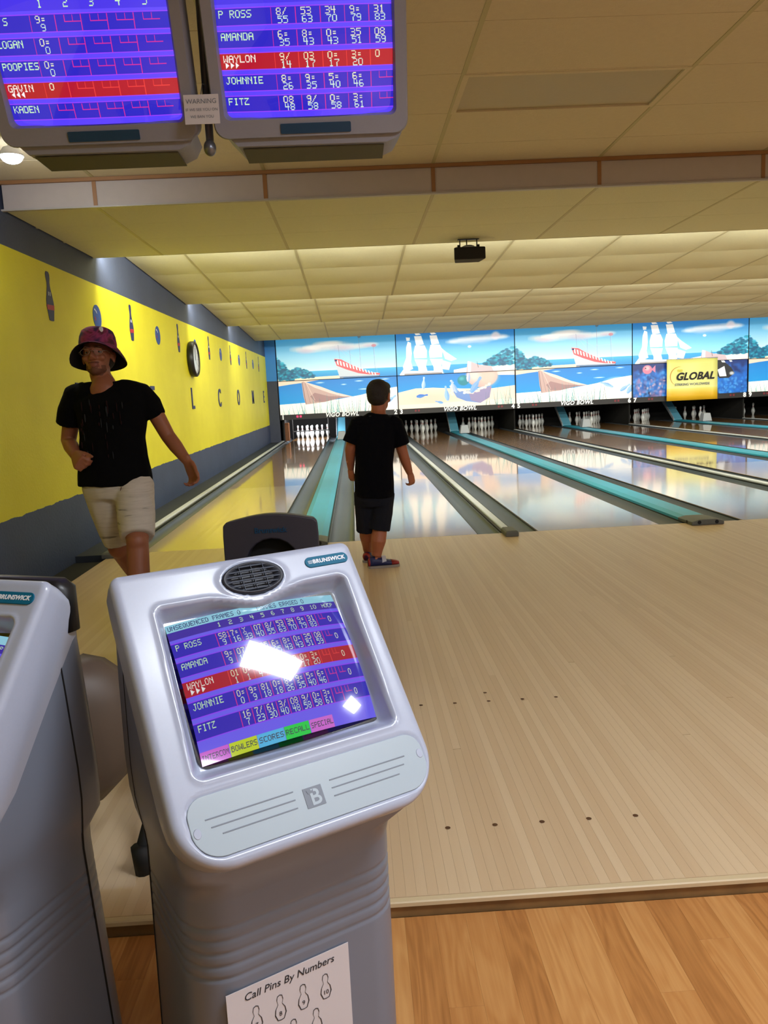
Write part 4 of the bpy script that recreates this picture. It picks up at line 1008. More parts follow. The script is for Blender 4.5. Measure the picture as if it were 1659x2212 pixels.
# ================================================================== OVERHEAD MONITORS
TILT = math.radians(22)
def monitor(x, picture, label, pole=False):
    """local: x right, y back; origin at the screen's bottom centre"""
    t = empty('overhead_monitor', (x, -3.80, 2.187), 0, label, 'monitor')
    up = Vector((0, -math.sin(TILT), math.cos(TILT))); n = Vector((0, -math.cos(TILT), -math.sin(TILT)))
    P = lambda a, b, h: Vector((a, 0, 0)) + up * b + n * h
    HW, HH = .576, .432
    out = rr(.668, .545, .045, 6); inn = rr(HW - .004, HH - .004, .02, 6)
    cy, oy = HH / 2, HH / 2 - .008
    b = MB()
    b.rings([[P(p[0] * .93, oy + p[1] * .93 + .01, -.26) for p in out], [P(p[0], oy + p[1], -.10) for p in out], [P(p[0], oy + p[1], -.005) for p in out], [P(p[0] * .985, oy + p[1] * .985, .006) for p in out],
             [P(p[0] * 1.03, cy + p[1] * 1.03, .004) for p in inn], [P(p[0], cy + p[1], -.014) for p in inn], [P(p[0], cy + p[1], -.04) for p in inn]], cap=False)
    b.add([P(p[0] * .93, oy + p[1] * .93 + .01, -.26) for p in out], [tuple(range(len(out)))])
    # lower skirt with a sloped end
    zb = -.066
    sk = [(-.26, zb - .022), (.26, zb - .024), (.30, zb - .008), (.325, zb + .03), (-.31, zb + .03)]
    b.prism(sk, lambda p: P(p[0], p[1], -.012), lambda p: P(p[0] * .96, p[1] - .066, -.19))
    b.build('housing', M['bezel'], t, auto=38)
    v = MB()
    for k in range(9): v.box(-.29 + k * .062, -.29 + k * .062 + .05, .035, .15, zb - .035, zb - .029)
    v.v = [tuple(P(a, zb - .031, -b_)) for a, b_, c in v.v]
    vm = MB().prism([(-.245, zb - .03), (.25, zb - .03), (.25, zb - .026), (-.245, zb - .026)], lambda p: P(p[0], p[1] - .006, -.03), lambda p: P(p[0], p[1] - .066, -.17)).build('vent', M['bezel_low'], t)
    c = crt_mesh(HW, HH, 1.1); zo = -.034
    me = c.mesh('screen', picture); set_uv(me, lambda co: (co.x / HW + .5, co.y / HH + .5))
    me.transform(frame(P(0, cy, zo), (1, 0, 0), up)); link('screen', me, t, smooth=True)
    MB().prism(rr(.242, .032, .004, 3), lambda p: P(p[0] + .015, p[1] - .036, .003), lambda p: P(p[0] + .015, p[1] - .036, .010)).build('badge', M['darkteal'], t)
    mt = MB().box(-.16, .16, .04, .10, .50, .653 - .0).build('ceiling_mount', M['hoodblack'], t)
    return t
monitor(-.766, SM['scores_a'], 'left hanging score monitor with red highlighted lower row, cut by the picture edge')
monitor(-.042, SM['scores_b'], 'right hanging score monitor with red highlighted middle row')
hp_ = empty('hanging_pole', (-.404, -3.72, 2.12), 0, 'grey metal tube with rounded end hanging between the two score monitors', 'pole')
MB().tube([(0, 0, .72), (0, 0, .03), (0, -.01, 0)], [.014, .014, .014]).build('tube', M['steel'], hp_, smooth=True)
MB().ell((0, -.012, -.004), (.022, .024, .028)).build('end_cap', M['steel'], hp_, smooth=True)
sg = empty('paper_notice', (-.402, -3.86, 2.20), 0, 'small white paper notice hanging between the two score monitors', 'sign')
MB().box(-.058, .058, -.001, .001, -.045, .048).build('sheet', M['paper'], sg)
F_ = lambda z: frame((0, -.0016, z), (1, 0, 0), (0, 0, 1))
text('lettering', 'WARNING', .021, M['stripe'], F_(.026), sg, extrude=.0002)
text('lettering', 'IF WE SEE YOU ON', .0125, M['stripe'], F_(.0), sg, extrude=.0002)
text('lettering', 'WE BAN YOU', .0125, M['stripe'], F_(-.022), sg, extrude=.0002)
MB().tube([(0, .0, .046), (.0, .05, .10), (0, .125, .12)], .0015, 6).build('string', M['steel'], sg)

# ================================================================== SCORING CONSOLES
FW, FH = .446, .490
Tz = 1.002
dn = Vector((0, -.614, -.790)).normalized(); fn = Vector((0, -.790, .614)).normalized()
def F(s, t, h=0): return Vector((s - .213, 0, Tz)) + dn * t + fn * h
def sdf_rr(x, y, hw, hh, rt, rb):
    r = np.where(y > 0, rb, rt); qx = np.abs(x) - hw + r; qy = np.abs(y) - hh + r
    return np.minimum(np.maximum(qx, qy), 0) + np.hypot(np.maximum(qx, 0), np.maximum(qy, 0)) - r
def sdf_poly(X, Y, P):
    P = np.array(P); d = np.full(X.shape, 1e9); ins = np.zeros(X.shape, bool)
    for i in range(len(P)):
        a, b = P[i], P[i - 1]; e = b - a; wx, wy = X - a[0], Y - a[1]
        t = np.clip((wx * e[0] + wy * e[1]) / (e @ e), 0, 1); d = np.minimum(d, (wx - e[0] * t) ** 2 + (wy - e[1] * t) ** 2)
        if a[1] != b[1]: ins ^= ((a[1] > Y) != (b[1] > Y)) & (X < (b[0] - a[0]) * (Y - a[1]) / (b[1] - a[1]) + a[0])
    return np.where(ins, -1, 1) * np.sqrt(d)
def smooth_curve(pts, n=6):
    out = []
    for i in range(len(pts)):
        p0, p1, p2, p3 = [np.array(pts[(i + k - 1) % len(pts)]) for k in range(4)]
        for k in range(n):
            t = k / n; out.append(tuple(.5 * ((2 * p1) + (-p0 + p2) * t + (2 * p0 - 5 * p1 + 4 * p2 - p3) * t * t + (-p0 + 3 * p1 - 3 * p2 + p3) * t ** 3)))
    return out
RECESS = [(.064, .086), (.130, .087)] + [(.130 + .19 * k / 14, .087 + .021 * .5 * (1 - math.cos(2 * PI * k / 14))) for k in range(1, 14)] + [(.320, .085), (.386, .084), (.379, .343), (.056, .343)]
PILL = (.218, .4255, .205, .0475)
def console():
    t = empty('scoring_console', (0, 0, ZL))
    # front face as a finely gridded relief
    tr, br, er = .018, .085, .013
    ts = [tr * (1 - math.cos(a)) for a in np.linspace(0, PI / 2, 7)[:-1]] + list(np.linspace(tr, FH - br, 105)) + [FH - br + br * math.sin(a) for a in np.linspace(0, PI / 2, 26)[1:]]
    ts = np.array(ts); nx = 120
    a = np.concatenate([-1 + .06 * (1 - np.cos(np.linspace(0, PI / 2, 8)[:-1])), np.linspace(-.94, .94, nx - 13), 1 - .06 * (1 - np.cos(np.linspace(0, PI / 2, 8)[:-1]))[::-1]])
    hw = np.full(len(ts), FW / 2)
    for i, q in enumerate(ts):
        if q < tr: hw[i] -= tr - math.sqrt(max(0, tr * tr - (tr - q) ** 2))
        if q > FH - br: hw[i] -= br - math.sqrt(max(0, br * br - (q - FH + br) ** 2))
    X = a[None, :] * hw[:, None]; Y = np.repeat(ts[:, None], len(a), 1); Sx = X + .213
    d = -sdf_rr(X, Y - FH / 2, FW / 2, FH / 2, tr, br); d = np.clip(d, 0, er)
    h = -(er - np.sqrt(np.maximum(0, er * er - (er - d) ** 2)))
    sd = sdf_poly(Sx, Y, RECESS) - .015; q = np.clip(-sd / .017, 0, 1)
    h -= .036 * np.power(q, .85); h += .0022 * np.exp(-((sd - .002) / .004) ** 2)
    sp = sdf_rr(X + .213 - PILL[0], Y - PILL[1], PILL[2], PILL[3], .03, .046)
    h -= .0030 * np.clip(-sp / .002, 0, 1)
    se = np.sqrt(((Sx - .228) / .060) ** 2 + ((Y - .047) / .035) ** 2); h += .003 * np.clip((1.15 - se) / .15, 0, 1) - .016 * np.clip((.93 - se) / .08, 0, 1)
    vs = [F(Sx[j, i], Y[j, i], h[j, i]) for j in range(len(ts)) for i in range(len(a))]
    m = len(a)
    b = MB().add(vs, [(j * m + i, j * m + i + 1, (j + 1) * m + i + 1, (j + 1) * m + i) for j in range(len(ts) - 1) for i in range(m - 1)])
    b.build('face_panel', M['shell'], t, smooth=True)
    # shell behind the face
    def outline(t0, w_, tb, r, rb, dd):
        return [F(.213 + p[0], (t0 + tb) / 2 - p[1], -dd) for p in rr(w_, tb - t0, r, 7, rb)]
    _ol = outline(.02, FW - .03, FH - .10, .04, .1, .12)
    b = MB().add(_ol, [tuple(range(len(_ol)))]).rings([outline(.0003, FW - .001, FH - .0003, tr, br, er * .9), outline(0, FW, FH, tr, br, .03), outline(0.002, FW - .002, FH - .004, tr, br, .06), outline(.006, FW - .012, FH - .03, .03, .09, .09), outline(.02, FW - .03, FH - .10, .04, .1, .12)], cap=False)
    b.build('head_shell', M['shell'], t, smooth=True)
    # body
    def sec(z, yf, yr, hw_, r): return [(p[0], (yf + yr) / 2 + p[1], z) for p in rr(2 * hw_, yr - yf, r, 7)]
    YR = lambda z: .075 + .065 * (1 - z / .95)
    S_ = [(0, -.205, YR(0), .196, .075)]
    grooves = [.452, .430, .408, .386, .364]
    z = .02
    while z < .5:
        g_ = .6 * sum(math.exp(-((z - q) / .0035) ** 2) for q in grooves)
        S_.append((z, -.198 + .004 * g_, YR(z) - .001 * g_, .194 - .004 * g_, .075)); z += .003 if .35 < z < .465 else .03
    for z, yf, hw_ in ((.50, -.198, .194), (.53, -.205, .197), (.56, -.222, .202), (.60, -.232, .208), (.66, -.19, .211), (.72, -.148, .211), (.80, -.09, .211), (.88, -.03, .210), (.925, .005, .208), (.945, .025, .204)):
        S_.append((z, yf, YR(z), hw_, .075 if z < .55 else .03 if z < .9 else .02))
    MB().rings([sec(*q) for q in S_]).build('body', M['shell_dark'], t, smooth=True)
    # seams down both sides, tube housing at the back
    for sx in (-1, 1):
        sm_ = MB(); rs = []
        for z, hw_ in ((.02, .1945), (.34, .1945), (.50, .1945), (.53, .1975), (.56, .2025), (.60, .2085), (.66, .2115), (.80, .2115), (.88, .2105), (.925, .2085)):
            x = sx * (hw_ + .0002); y_ = YR(z) - .068; rs.append([(x, y_, z), (x, y_ + .0032, z), (x - sx * .002, y_ + .0032, z), (x - sx * .002, y_, z)])
        sm_.rings(rs).build('seam', M['black'], t)
    MB().rings([sec(q, .07, .07 + dd, hw2, .02) for q, dd, hw2 in ((.52, .03, .12), (.58, .08, .13), (.80, .08, .13), (.90, .03, .11))]).build('rear_bulge', M['shell_dark'], t, smooth=True)
    # picture tube
    SWd, SHt = .312, .240; so = (.2215, .2125)
    MB().prism(rr(SWd + .014, SHt + .014, .016, 6), lambda p: F(so[0] + p[0] + .002, so[1] - p[1] - .002, -.046), lambda p: F(so[0] + p[0] + .002, so[1] - p[1] - .002, -.0335)).build('screen_rim', M['crt_edge'], t, smooth=False)
    c = crt_mesh(SWd, SHt, .62); me = c.mesh('screen', SM['scores_console']); set_uv(me, lambda co: (co.x / SWd + .5, co.y / SHt + .5))
    me.transform(frame(F(so[0], so[1], -.0332), (1, 0, 0), -dn)); link('screen', me, t, smooth=True)
    # speaker
    ea = [(math.cos(k * PI / 20), math.sin(k * PI / 20)) for k in range(40)]
    sk = MB(); C_ = (.228, .047)
    R_ = [(1.0, .0015), (.97, .0065), (.90, .007), (.80, .003), (.68, -.001)]
    sk.rings([[F(C_[0] + .058 * r * u, C_[1] + .0305 * r * v, h_) for u, v in ea] for r, h_ in R_], cap=False); sk.add([F(C_[0] + .058 * .68 * u, C_[1] + .0305 * .68 * v, -.001) for u, v in ea], [tuple(range(40))])
    sp_ = sk.build('speaker', M['spk'], t, smooth=True)
    for k in range(6):
        v = -.022 + k * .0088; hwid = .052 * math.sqrt(max(.05, 1 - (v / .0305) ** 2))
        sl = MB(); rs = []
        for q in range(9):
            u = -hwid + 2 * hwid * q / 8; zz = .0045 + .0035 * (1 - (u / .058) ** 2 - (v / .031) ** 2)
            rs.append([F(C_[0] + u, C_[1] + v - .0014, zz - .002), F(C_[0] + u, C_[1] + v + .0014, zz - .002), F(C_[0] + u, C_[1] + v + .0012, zz), F(C_[0] + u, C_[1] + v - .0012, zz)])
        sl.rings(rs).build('slat', M['spk_slat'], sp_)
    for u in (-.022, 0, .022):
        MB().rings([[F(C_[0] + u - .0006, C_[1] + v, .003), F(C_[0] + u + .0006, C_[1] + v, .003), F(C_[0] + u + .0006, C_[1] + v, .007), F(C_[0] + u - .0006, C_[1] + v, .007)] for v in (-.024, .024)]).build('rib', M['spk_slat'], sp_)
    # badge
    bd = MB().prism(rr(.088, .021, .0104, 6), lambda p: F(.377 + p[0], .036 - p[1], -.001), lambda p: F(.377 + p[0], .036 - p[1], .0022)).build('badge', M['tealbadge'], t, bevel=.0008)
    text('lettering', 'BRUNSWICK', .0108, M['white'], frame(F(.381, .036, .0024), (1, 0, 0), -dn), bd, bold=.0004, shear=.12, extrude=.0002, spacing=1.08)
    bb = MB()
    for k in range(3): bb.prism([(0, -.0004), (.012 - k * .002, -.0004), (.012 - k * .002, .0004), (0, .0004)], lambda p: F(.339 + p[0], .0335 + k * .0024 + p[1], .0022), lambda p: F(.339 + p[0], .0335 + k * .0024 + p[1], .0026))
    bb.build('emblem', M['white'], bd)
    # lid
    ld = MB().prism(rr(2 * PILL[2] - .005, 2 * PILL[3] - .005, .028, 8, .044), lambda p: F(PILL[0] + p[0], PILL[1] - p[1], -.0028), lambda p: F(PILL[0] + p[0], PILL[1] - p[1], -.0004)).build('lid', M['pill'], t, bevel=.0012)
    for (s0, s1, v) in ((.040, .180, .4145), (.046, .180, .4270), (.060, .180, .4395), (.243, .384, .4145), (.243, .378, .4270), (.243, .364, .4395)):
        MB().prism([(s0, v - .0009), (s1, v - .0009), (s1, v + .0009), (s0, v + .0009)], lambda p: F(p[0], p[1], -.0008), lambda p: F(p[0], p[1], .0004)).build('stripe', M['stripe'], ld)
    em = MB().prism([(.195, .4155), (.2265, .4155), (.2265, .446), (.195, .446)], lambda p: F(p[0], p[1], -.0008), lambda p: F(p[0], p[1], .0004)).build('emblem', M['stripe'], ld)
    text('lettering', 'B', .034, M['pill'], frame(F(.2125, .4325, .0006), (1, 0, 0), -dn), ld, bold=.0006, extrude=.0002)
    MB().add([F(x, y, .0010) for x, y in ((.2, .4185), (.2035, .4215), (.206, .4178), (.2085, .4215), (.212, .4185), (.2105, .4250), (.2015, .4250))], [tuple(range(7))]).build('crown', M['stripe'], ld)
    for cx, cy in ((.0245, .4300), (.4130, .4180)):
        MB().prism([(.0065 * math.cos(k * PI / 8), .0085 * math.sin(k * PI / 8)) for k in range(16)], lambda p: F(cx + p[0], cy + p[1], -.001), lambda p: F(cx + p[0] * .8, cy + p[1] * .8, .0004)).build('latch', M['shell'], ld, smooth=False)
    return t
k1 = console()
k1.location = (-.168, -5.317, ZL); k1.rotation_euler = (0, 0, math.radians(29.15))
tag(k1, 'light grey scoring console with lit screen and teal badge in the foreground centre', 'console')
k2 = copy_tree(k1)
k2.location = (-.664, -5.340, ZL); k2.rotation_euler = (0, 0, math.radians(-22))
tag(k2, 'grey scoring console cut off by the left picture edge, seen from its side', 'console')
MB().rings([[(p[0], .048 + p[1], z) for p in rr(.44, .05, .02, 5)] for z in (.90, .975)] + [[(p[0], .046 + p[1], .990) for p in rr(.41, .03, .01, 5)]]).build('rear_cap', M['hoodblack'], k2, smooth=True)
# taped paper on the foreground console
pn = empty('taped_notice', (0, 0, 0), 0, 'white paper sheet with drawn numbered pins taped on the foreground console', 'sign')
pn.location = k1.location; pn.rotation_euler = k1.rotation_euler
pn_y = -.2015
PN0, PN1, PZ = -.149, .072, .342
MB().box(PN0, PN1, pn_y, pn_y + .0012, PZ - .26, PZ).build('sheet', M['paper'], pn)
G = lambda x, z: frame((x, pn_y - .0006, z), (1, 0, 0), (0, 0, 1))
text('lettering', 'Call Pins By Numbers', .0185, M['ink'], G((PN0 + PN1) / 2, PZ - .017), pn, extrude=.0002, shear=.2)
pk = 0
for r_, (cnt, lab) in enumerate(((4, ('7', '8', '9', '10')), (3, ('4', '5', '6')), (2, ('2', '3')), (1, ('1',)))):
    for q in range(cnt):
        x = (PN0 + PN1) / 2 + (q - (cnt - 1) / 2) * .042; z = PZ - .085 - r_ * .055
        o_ = [(0, 0), (.006, .001), (.0105, .012), (.009, .022), (.004, .030), (.006, .038), (.0045, .045), (0, .047)]
        full = o_ + [(-a_, b_) for a_, b_ in reversed(o_[1:-1])]
        ring = MB(); n_ = len(full); cen = (0, .022)
        ins = [(a_ * .84 + 0, cen[1] + (b_ - cen[1]) * .94) for a_, b_ in full]
        ring.add([(x + a_, pn_y - .0006, z + b_) for a_, b_ in full] + [(x + a_, pn_y - .0006, z + b_) for a_, b_ in ins], [(i, (i + 1) % n_, n_ + (i + 1) % n_, n_ + i) for i in range(n_)])
        ring.build('drawn_pin', M['ink'], pn)
        text('lettering', lab[q], .011, M['ink'], G(x, z + .012), pn, extrude=.0001)

# ================================================================== BALL RETURN AND SEAT BEHIND THE CONSOLES
br_ = empty('ball_return', (-.37, -3.0, 0), 0, 'dark grey ball return hood with arched opening behind the foreground console', 'ball return')
arch = [(-.225, 0), (-.225, .60), (-.222, .655), (-.205, .672)] + [(-.205 + .41 * k / 12, .672 + .030 * math.sin(PI * k / 12)) for k in range(1, 12)] + [(.205, .672), (.222, .655), (.225, .60), (.225, 0), (.125, 0)] + [(.125 * math.cos(PI * k / 10), .46 + .125 * math.sin(PI * k / 10)) for k in range(11)] + [(-.125, 0)]
MB().prism(arch, lambda p: (p[0], 0, p[1]), lambda p: (p[0] * .97, .10, p[1] * .99)).build('hood_front', M['hood'], br_, bevel=.008)
MB().rings([[(p[0], y, .34 + p[1]) for p in rr(.43 - i * .05, .66 - i * .1, .06, 6)] for i, y in enumerate((.105, .30, .42))]).build('hood_rear', M['hood'], br_, smooth=True)
MB().box(-.12, .12, .09, .10, .0, .57).build('opening', M['black'], br_)
text('lettering', 'Brunswick', .036, M['darkteal'], frame((0, -.003, .625), (1, 0, 0), (0, 0, 1)), br_, extrude=.001, bold=.001)
MB().rings([[(p[0], y, .40 + p[1]) for p in rr(w2, .12, .05, 5)] for y, w2 in ((-.02, .36), (-.4, .42), (-1.3, .42), (-1.5, .30))]).build('ball_tray', M['hood'], br_, smooth=True)
MB().box(-.06, .06, -1.2, -.1, .0, .35).build('pedestal', M['black'], br_)
for sx in (-1, 1):
    MB().tube([(sx * .17, -1.42, .35), (sx * .20, -1.60, .12), (sx * .205, -1.72, .05)], [.016, .018, .022], 10).tube([(sx * .205, -1.72, .075), (sx * .205, -1.72, .0)], [.028, .022], 10).build('leg', M['black'], br_, smooth=True)
ch = empty('seat', (-.83, -4.62, 0), 0, 'rounded brown-grey moulded seat glimpsed between the two consoles', 'seat')
sh_ = MB(); rs = []
for k in range(13):
    a = -PI * .5 + PI * k / 12
    rs.append([(.245 * math.sin(a) * c_, -.16 * math.cos(a) * c_ + .03, z) for z, c_ in ((.16, .55), (.22, .80), (.30, .95), (.38, 1.0), (.46, .98), (.52, .88), (.56, .68), (.575, .45))])
sh_.rings(rs, cap=False, loop=False)
so_ = sh_.build('backrest', M['chair'], ch, smooth=True); sd_ = so_.modifiers.new('thickness', 'SOLIDIFY'); sd_.thickness = .02
MB().rings([[(p[0], .07 + p[1], z) for p in rr(.36 * q, .30 * q, .08, 5)] for z, q in ((.30, .7), (.33, 1), (.36, 1), (.37, .8))]).build('seat_pan', M['chair'], ch, smooth=True)
MB().lathe([(0, 0), (.10, 0), (.09, .02), (.03, .04), (.025, .30), (.06, .31), (0, .31)], (-.06, .07, 0)).build('pedestal', M['steel'], ch, smooth=True)
MB().ell((.245, .0, .33), (.014, .014, .02)).build('cap', M['white'], ch, smooth=True)

# ================================================================== PEOPLE
def fuse(b, name, mats, parent, voxel=.006, smooth=5, factor=.6, pick=None, disp=0, seed=0):
    """joins the overlapping limbs of a builder into one continuous skin"""
    me = b.mesh('tmp', mats); o = bpy.data.objects.new('tmp', me); C.objects.link(o)
    r = o.modifiers.new('r', 'REMESH'); r.mode = 'VOXEL'; r.voxel_size = voxel; r.use_smooth_shade = True
    sm = o.modifiers.new('s', 'SMOOTH'); sm.iterations = smooth; sm.factor = factor
    dg = bpy.context.evaluated_depsgraph_get(); out = bpy.data.meshes.new_from_object(o.evaluated_get(dg))
    bpy.data.objects.remove(o); bpy.data.meshes.remove(me)
    ml = mats if isinstance(mats, (list, tuple)) else [mats]
    out.materials.clear()
    for m in ml: out.materials.append(m)
    if disp:
        co = np.zeros(len(out.vertices) * 3, np.float32); out.vertices.foreach_get('co', co); nn = np.zeros_like(co); out.vertices.foreach_get('normal', nn)
        co = co.reshape(-1, 3); nn = nn.reshape(-1, 3)
        dd = np.array([noise.noise(Vector((c[0] * 9 + seed, c[1] * 9, c[2] * 5))) + .5 * noise.noise(Vector((c[0] * 22, c[1] * 22 + seed, c[2] * 13))) for c in co.tolist()], np.float32)
        co += nn * dd[:, None] * disp; out.vertices.foreach_set('co', co.ravel()); out.update()
    ob = link(name, out, parent, smooth=True)
    if pick:
        cen = np.zeros(len(out.polygons) * 3, np.float32); out.polygons.foreach_get('center', cen); cen = cen.reshape(-1, 3)
        out.polygons.foreach_set('material_index', [pick(c) for c in cen.tolist()]); out.update()
    return ob

def hand(b, wrist, d, pn, side, sc=1.0, curl=(35, 40, 30), spread=6, thumb_out=38):
    """wrist point, direction of the hand d, palm normal pn (the side the fingers close to), side = direction of the thumb"""
    d = Vector(d).normalized(); pn = Vector(pn); pn = (pn - d * pn.dot(d)).normalized(); sd = d.cross(pn)
    if sd.dot(Vector(side)) < 0: sd = -sd
    W = Vector(wrist); L = .088 * sc
    b.tube([W - d * .03 * sc, W, W + d * .03 * sc, W + d * .065 * sc, W + d * L], [(.026 * sc, .019 * sc), (.027 * sc, .018 * sc), (.036 * sc, .016 * sc), (.041 * sc, .0145 * sc), (.039 * sc, .011 * sc)], 12, sd)
    for k, (off, ln) in enumerate(((.030, .072), (.0105, .080), (-.0095, .076), (-.029, .060))):
        a0 = math.radians(spread * (1.5 - k)); fd = (d * math.cos(a0) + sd * math.sin(a0)).normalized(); p = W + d * (L - .012 * sc) + sd * off * sc
        pts = [p]; ang = 0; q = p
        for seg, f in enumerate((.45, .32, .25)):
            ang += math.radians(curl[seg] * (1 + .12 * k)); v = fd * math.cos(ang) + pn * math.sin(ang); q = q + v * ln * f * sc; pts.append(q)
        b.tube([p - fd * .012 * sc] + pts, [.0095 * sc, .0098 * sc, .0090 * sc, .0082 * sc, .0064 * sc], 8, sd); b.ell(pts[-1], (.0068 * sc,) * 3, None, 8, 6)
    a0 = math.radians(thumb_out); t0 = W + d * .018 * sc + sd * .024 * sc; v1 = (d * math.cos(a0) + sd * math.sin(a0) + pn * .35).normalized()
    t1 = t0 + v1 * .038 * sc; v2 = (v1 + d * .5 + pn * .35).normalized(); t2 = t1 + v2 * .030 * sc; v3 = (v2 + d * .3).normalized(); t3 = t2 + v3 * .022 * sc
    b.tube([t0 - v1 * .01, t0, t1, t2, t3], [.014 * sc, .0145 * sc, .0115 * sc, .0105 * sc, .0078 * sc], 8, pn); b.ell(t3, (.0082 * sc,) * 3, None, 8, 6)

def head(b, c, hf, hu, sc=1.0, child=False):
    """c: centre of the skull; hf forward, hu up"""
    hf = Vector(hf).normalized(); hu = Vector(hu); hu = (hu - hf * hu.dot(hf)).normalized(); hr = hf.cross(hu)
    P = lambda r, f, u: Vector(c) + hr * r * sc + hf * f * sc + hu * u * sc
    ax = (hr, hf, hu); E_ = lambda p, r: b.ell(P(*p), tuple(q * sc for q in r), ax, 20, 14)
    E_((0, -.012, .025), (.076, .096, .088)); E_((0, .02, -.005), (.066, .074, .080)); E_((0, .032, -.055), (.052, .054, .052)); E_((0, .066, -.088), (.026, .024, .022))
    E_((0, .078, .022), (.052, .016, .012)); E_((0, .060, -.02), (.050, .030, .035))
    if not child: E_((0, .03, -.07), (.056, .045, .03))
    b.tube([P(0, .088, .012), P(0, .102, -.012), P(0, .112, -.030)], [(.008 * sc, .010 * sc), (.010 * sc, .012 * sc), (.015 * sc, .012 * sc)], 10, hr); E_((-.012, .097, -.034), (.009, .010, .008)); E_((.012, .097, -.034), (.009, .010, .008))
    E_((0, .089, -.058), (.026, .011, .0062)); E_((0, .087, -.069), (.022, .012, .0072))
    for s_ in (-1, 1):
        E_((s_ * .037, .070, -.024), (.024, .020, .018)); E_((s_ * .079, -.008, -.008), (.008, .018, .030)); E_((s_ * .084, -.014, .006), (.007, .016, .018))
    return P, ax

# ---------------------------------------------------------------- the man
YMN = -2.45
def m_(px, py, dy=0): return at(px, py, YMN + dy)
man = empty('person', (-1.22, YMN, 0), 0, 'man in tie-dye bucket hat, glasses, black t-shirt and beige shorts walking towards the viewer', 'person')
off = Vector((-1.22, YMN, 0))
class LB(MB):
    pass
def loc_all(b, o): b.v = [tuple(Vector(v) - o) for v in b.v]; return b
hf = Vector((.0, -.97, .20)).normalized(); hu = Vector((-.03, .20, .97))
hc = m_(212, 771, .0)
ank_l = Vector((-1.09, YMN - .34, .085)); ank_r = Vector((-1.20, YMN + .36, .13))
kn_l = m_(297, 1170, -.20); kn_r = m_(256, 1182, .08)
hip_l = m_(290, 1052); hip_r = m_(222, 1056)
b = MB()
P, ax = head(b, hc, hf, hu, .98)
nb_ = m_(226, 834, .03)
b.tube([P(0, -.015, -.04), P(0, -.012, -.09), nb_ + Vector((0, -.01, .02)), nb_ + Vector((.0, .02, -.05))], [.052, .053, .058, .075], 16)
# torso
TS = [(250, 1052, .150, .105), (249, 1010, .150, .105), (245, 960, .143, .105), (243, 915, .158, .11), (240, 875, .170, .105), (234, 852, .165, .09), (228, 838, .11, .07)]
b.tube([m_(x, y) for x, y, _, _ in TS], [(p, q) for _, _, p, q in TS], 20)
# arms: his right (picture left) swings forward, his left (picture right) out and back
sr, sl = m_(166, 856, .02), m_(302, 854, .02)
er_, el_ = m_(148, 952, .06), m_(363, 942, .05)
wr, wl = m_(163, 984, -.12), m_(405, 997, -.02)
b.tube([sr, (sr + er_) / 2 + Vector((-.005, 0, 0)), er_, er_ * .6 + wr * .4, wr], [.052, .046, .040, .040, .027], 14)
b.tube([sl, (sl + el_) / 2 + Vector((.01, 0, .01)), el_, el_ * .6 + wl * .4, wl], [.052, .045, .039, .038, .026], 14)
for p in (sr, sl): b.ell(p, (.058, .055, .058))
b.tube([m_(227, 818, .0), m_(225, 832, -.02), m_(223, 843, -.045), m_(222, 856, -.065)], [(.052, .05), (.062, .058), (.070, .050), (.06, .035)], 16)
hand(b, wr, Vector((.40, -.75, -.35)), Vector((.75, .15, -.55)), (-.2, -.4, .8), 1.08, (55, 65, 40), 4, 30)
hand(b, wl, Vector((.36, -.15, -.90)), Vector((-.55, -.75, -.15)), (-.3, -.9, .1), 1.1, (26, 36, 26), 6, 36)
for hp, kn, an in ((hip_l, kn_l, ank_l), (hip_r, kn_r, ank_r)):
    mid = (kn * .62 + an * .38) + Vector((0, .018, 0))
    b.tube([hp, hp * .5 + kn * .5, kn, mid, an * .8 + kn * .2, an], [.088, .078, .056, .057, .040, .036], 16)
    b.ell(kn + Vector((0, -.01, 0)), (.054, .054, .06))
    b.tube([an + Vector((0, .03, -.03)), an + Vector((0, -.06, -.045)), an + Vector((0, -.15, -.062))], [.034, .034, .026], 10)
chin = P(0, .06, -.085); ud = ax[2]; fd_ = ax[1]
def pick_m(c):
    v = Vector(c) + off - hc; f, u, r = v.dot(ax[1]), v.dot(ax[2]), abs(v.dot(ax[0]))
    if -.106 < u < -.045 and f > .03 - (u + .1) * .2 and r < .05:
        if -.076 < u < -.050 and r < .026 and f > .07: return 2 if abs(u + .063) < .011 else 1
        if u < -.078 or (r > .034 and f > .02 and u < -.06) or (u > -.053 and f > .075 and r < .03): return 1
    return 0
fuse(loc_all(b, off), 'body', [M['skin_man'], M['beard'], M['lip']], man, .0058, 5, .6, pick_m)
Ml = lambda bb: loc_all(bb, off)
for s_ in (-1, 1):
    e = MB().ell(P(s_ * .031, .0725, .004), (.0125, .0125, .0115), ax, 12, 8); eo = Ml(e).build('eye', M['eyew'], man, smooth=True)
    Ml(MB().ell(P(s_ * .0305, .0835, .004), (.0052, .0025, .0052), ax, 10, 6)).build('iris', M['eyeb'], eo, smooth=True)
    Ml(MB().tube([P(s_ * .014, .094, .026), P(s_ * .032, .096, .031), P(s_ * .052, .083, .024)], [.003, .0045, .0025], 6)).build('eyebrow', M['beard'], man, smooth=True)
gb = MB()
for s_ in (-1, 1):
    ring = [P(s_ * .034 + .023 * math.cos(k * PI / 10), .106 - .0, .0 + .018 * math.sin(k * PI / 10)) for k in range(21)]
    gb.tube(ring, .0013, 6, ax[1]); gb.tube([P(s_ * .057, .105, .004), P(s_ * .072, .085, .006), P(s_ * .082, .0, .004)], .0013, 6)
gb.tube([P(-.011, .106, .003), P(0, .112, .005), P(.011, .106, .003)], .0013, 6)
go = Ml(gb).build('glasses', M['metal'], man, smooth=True)
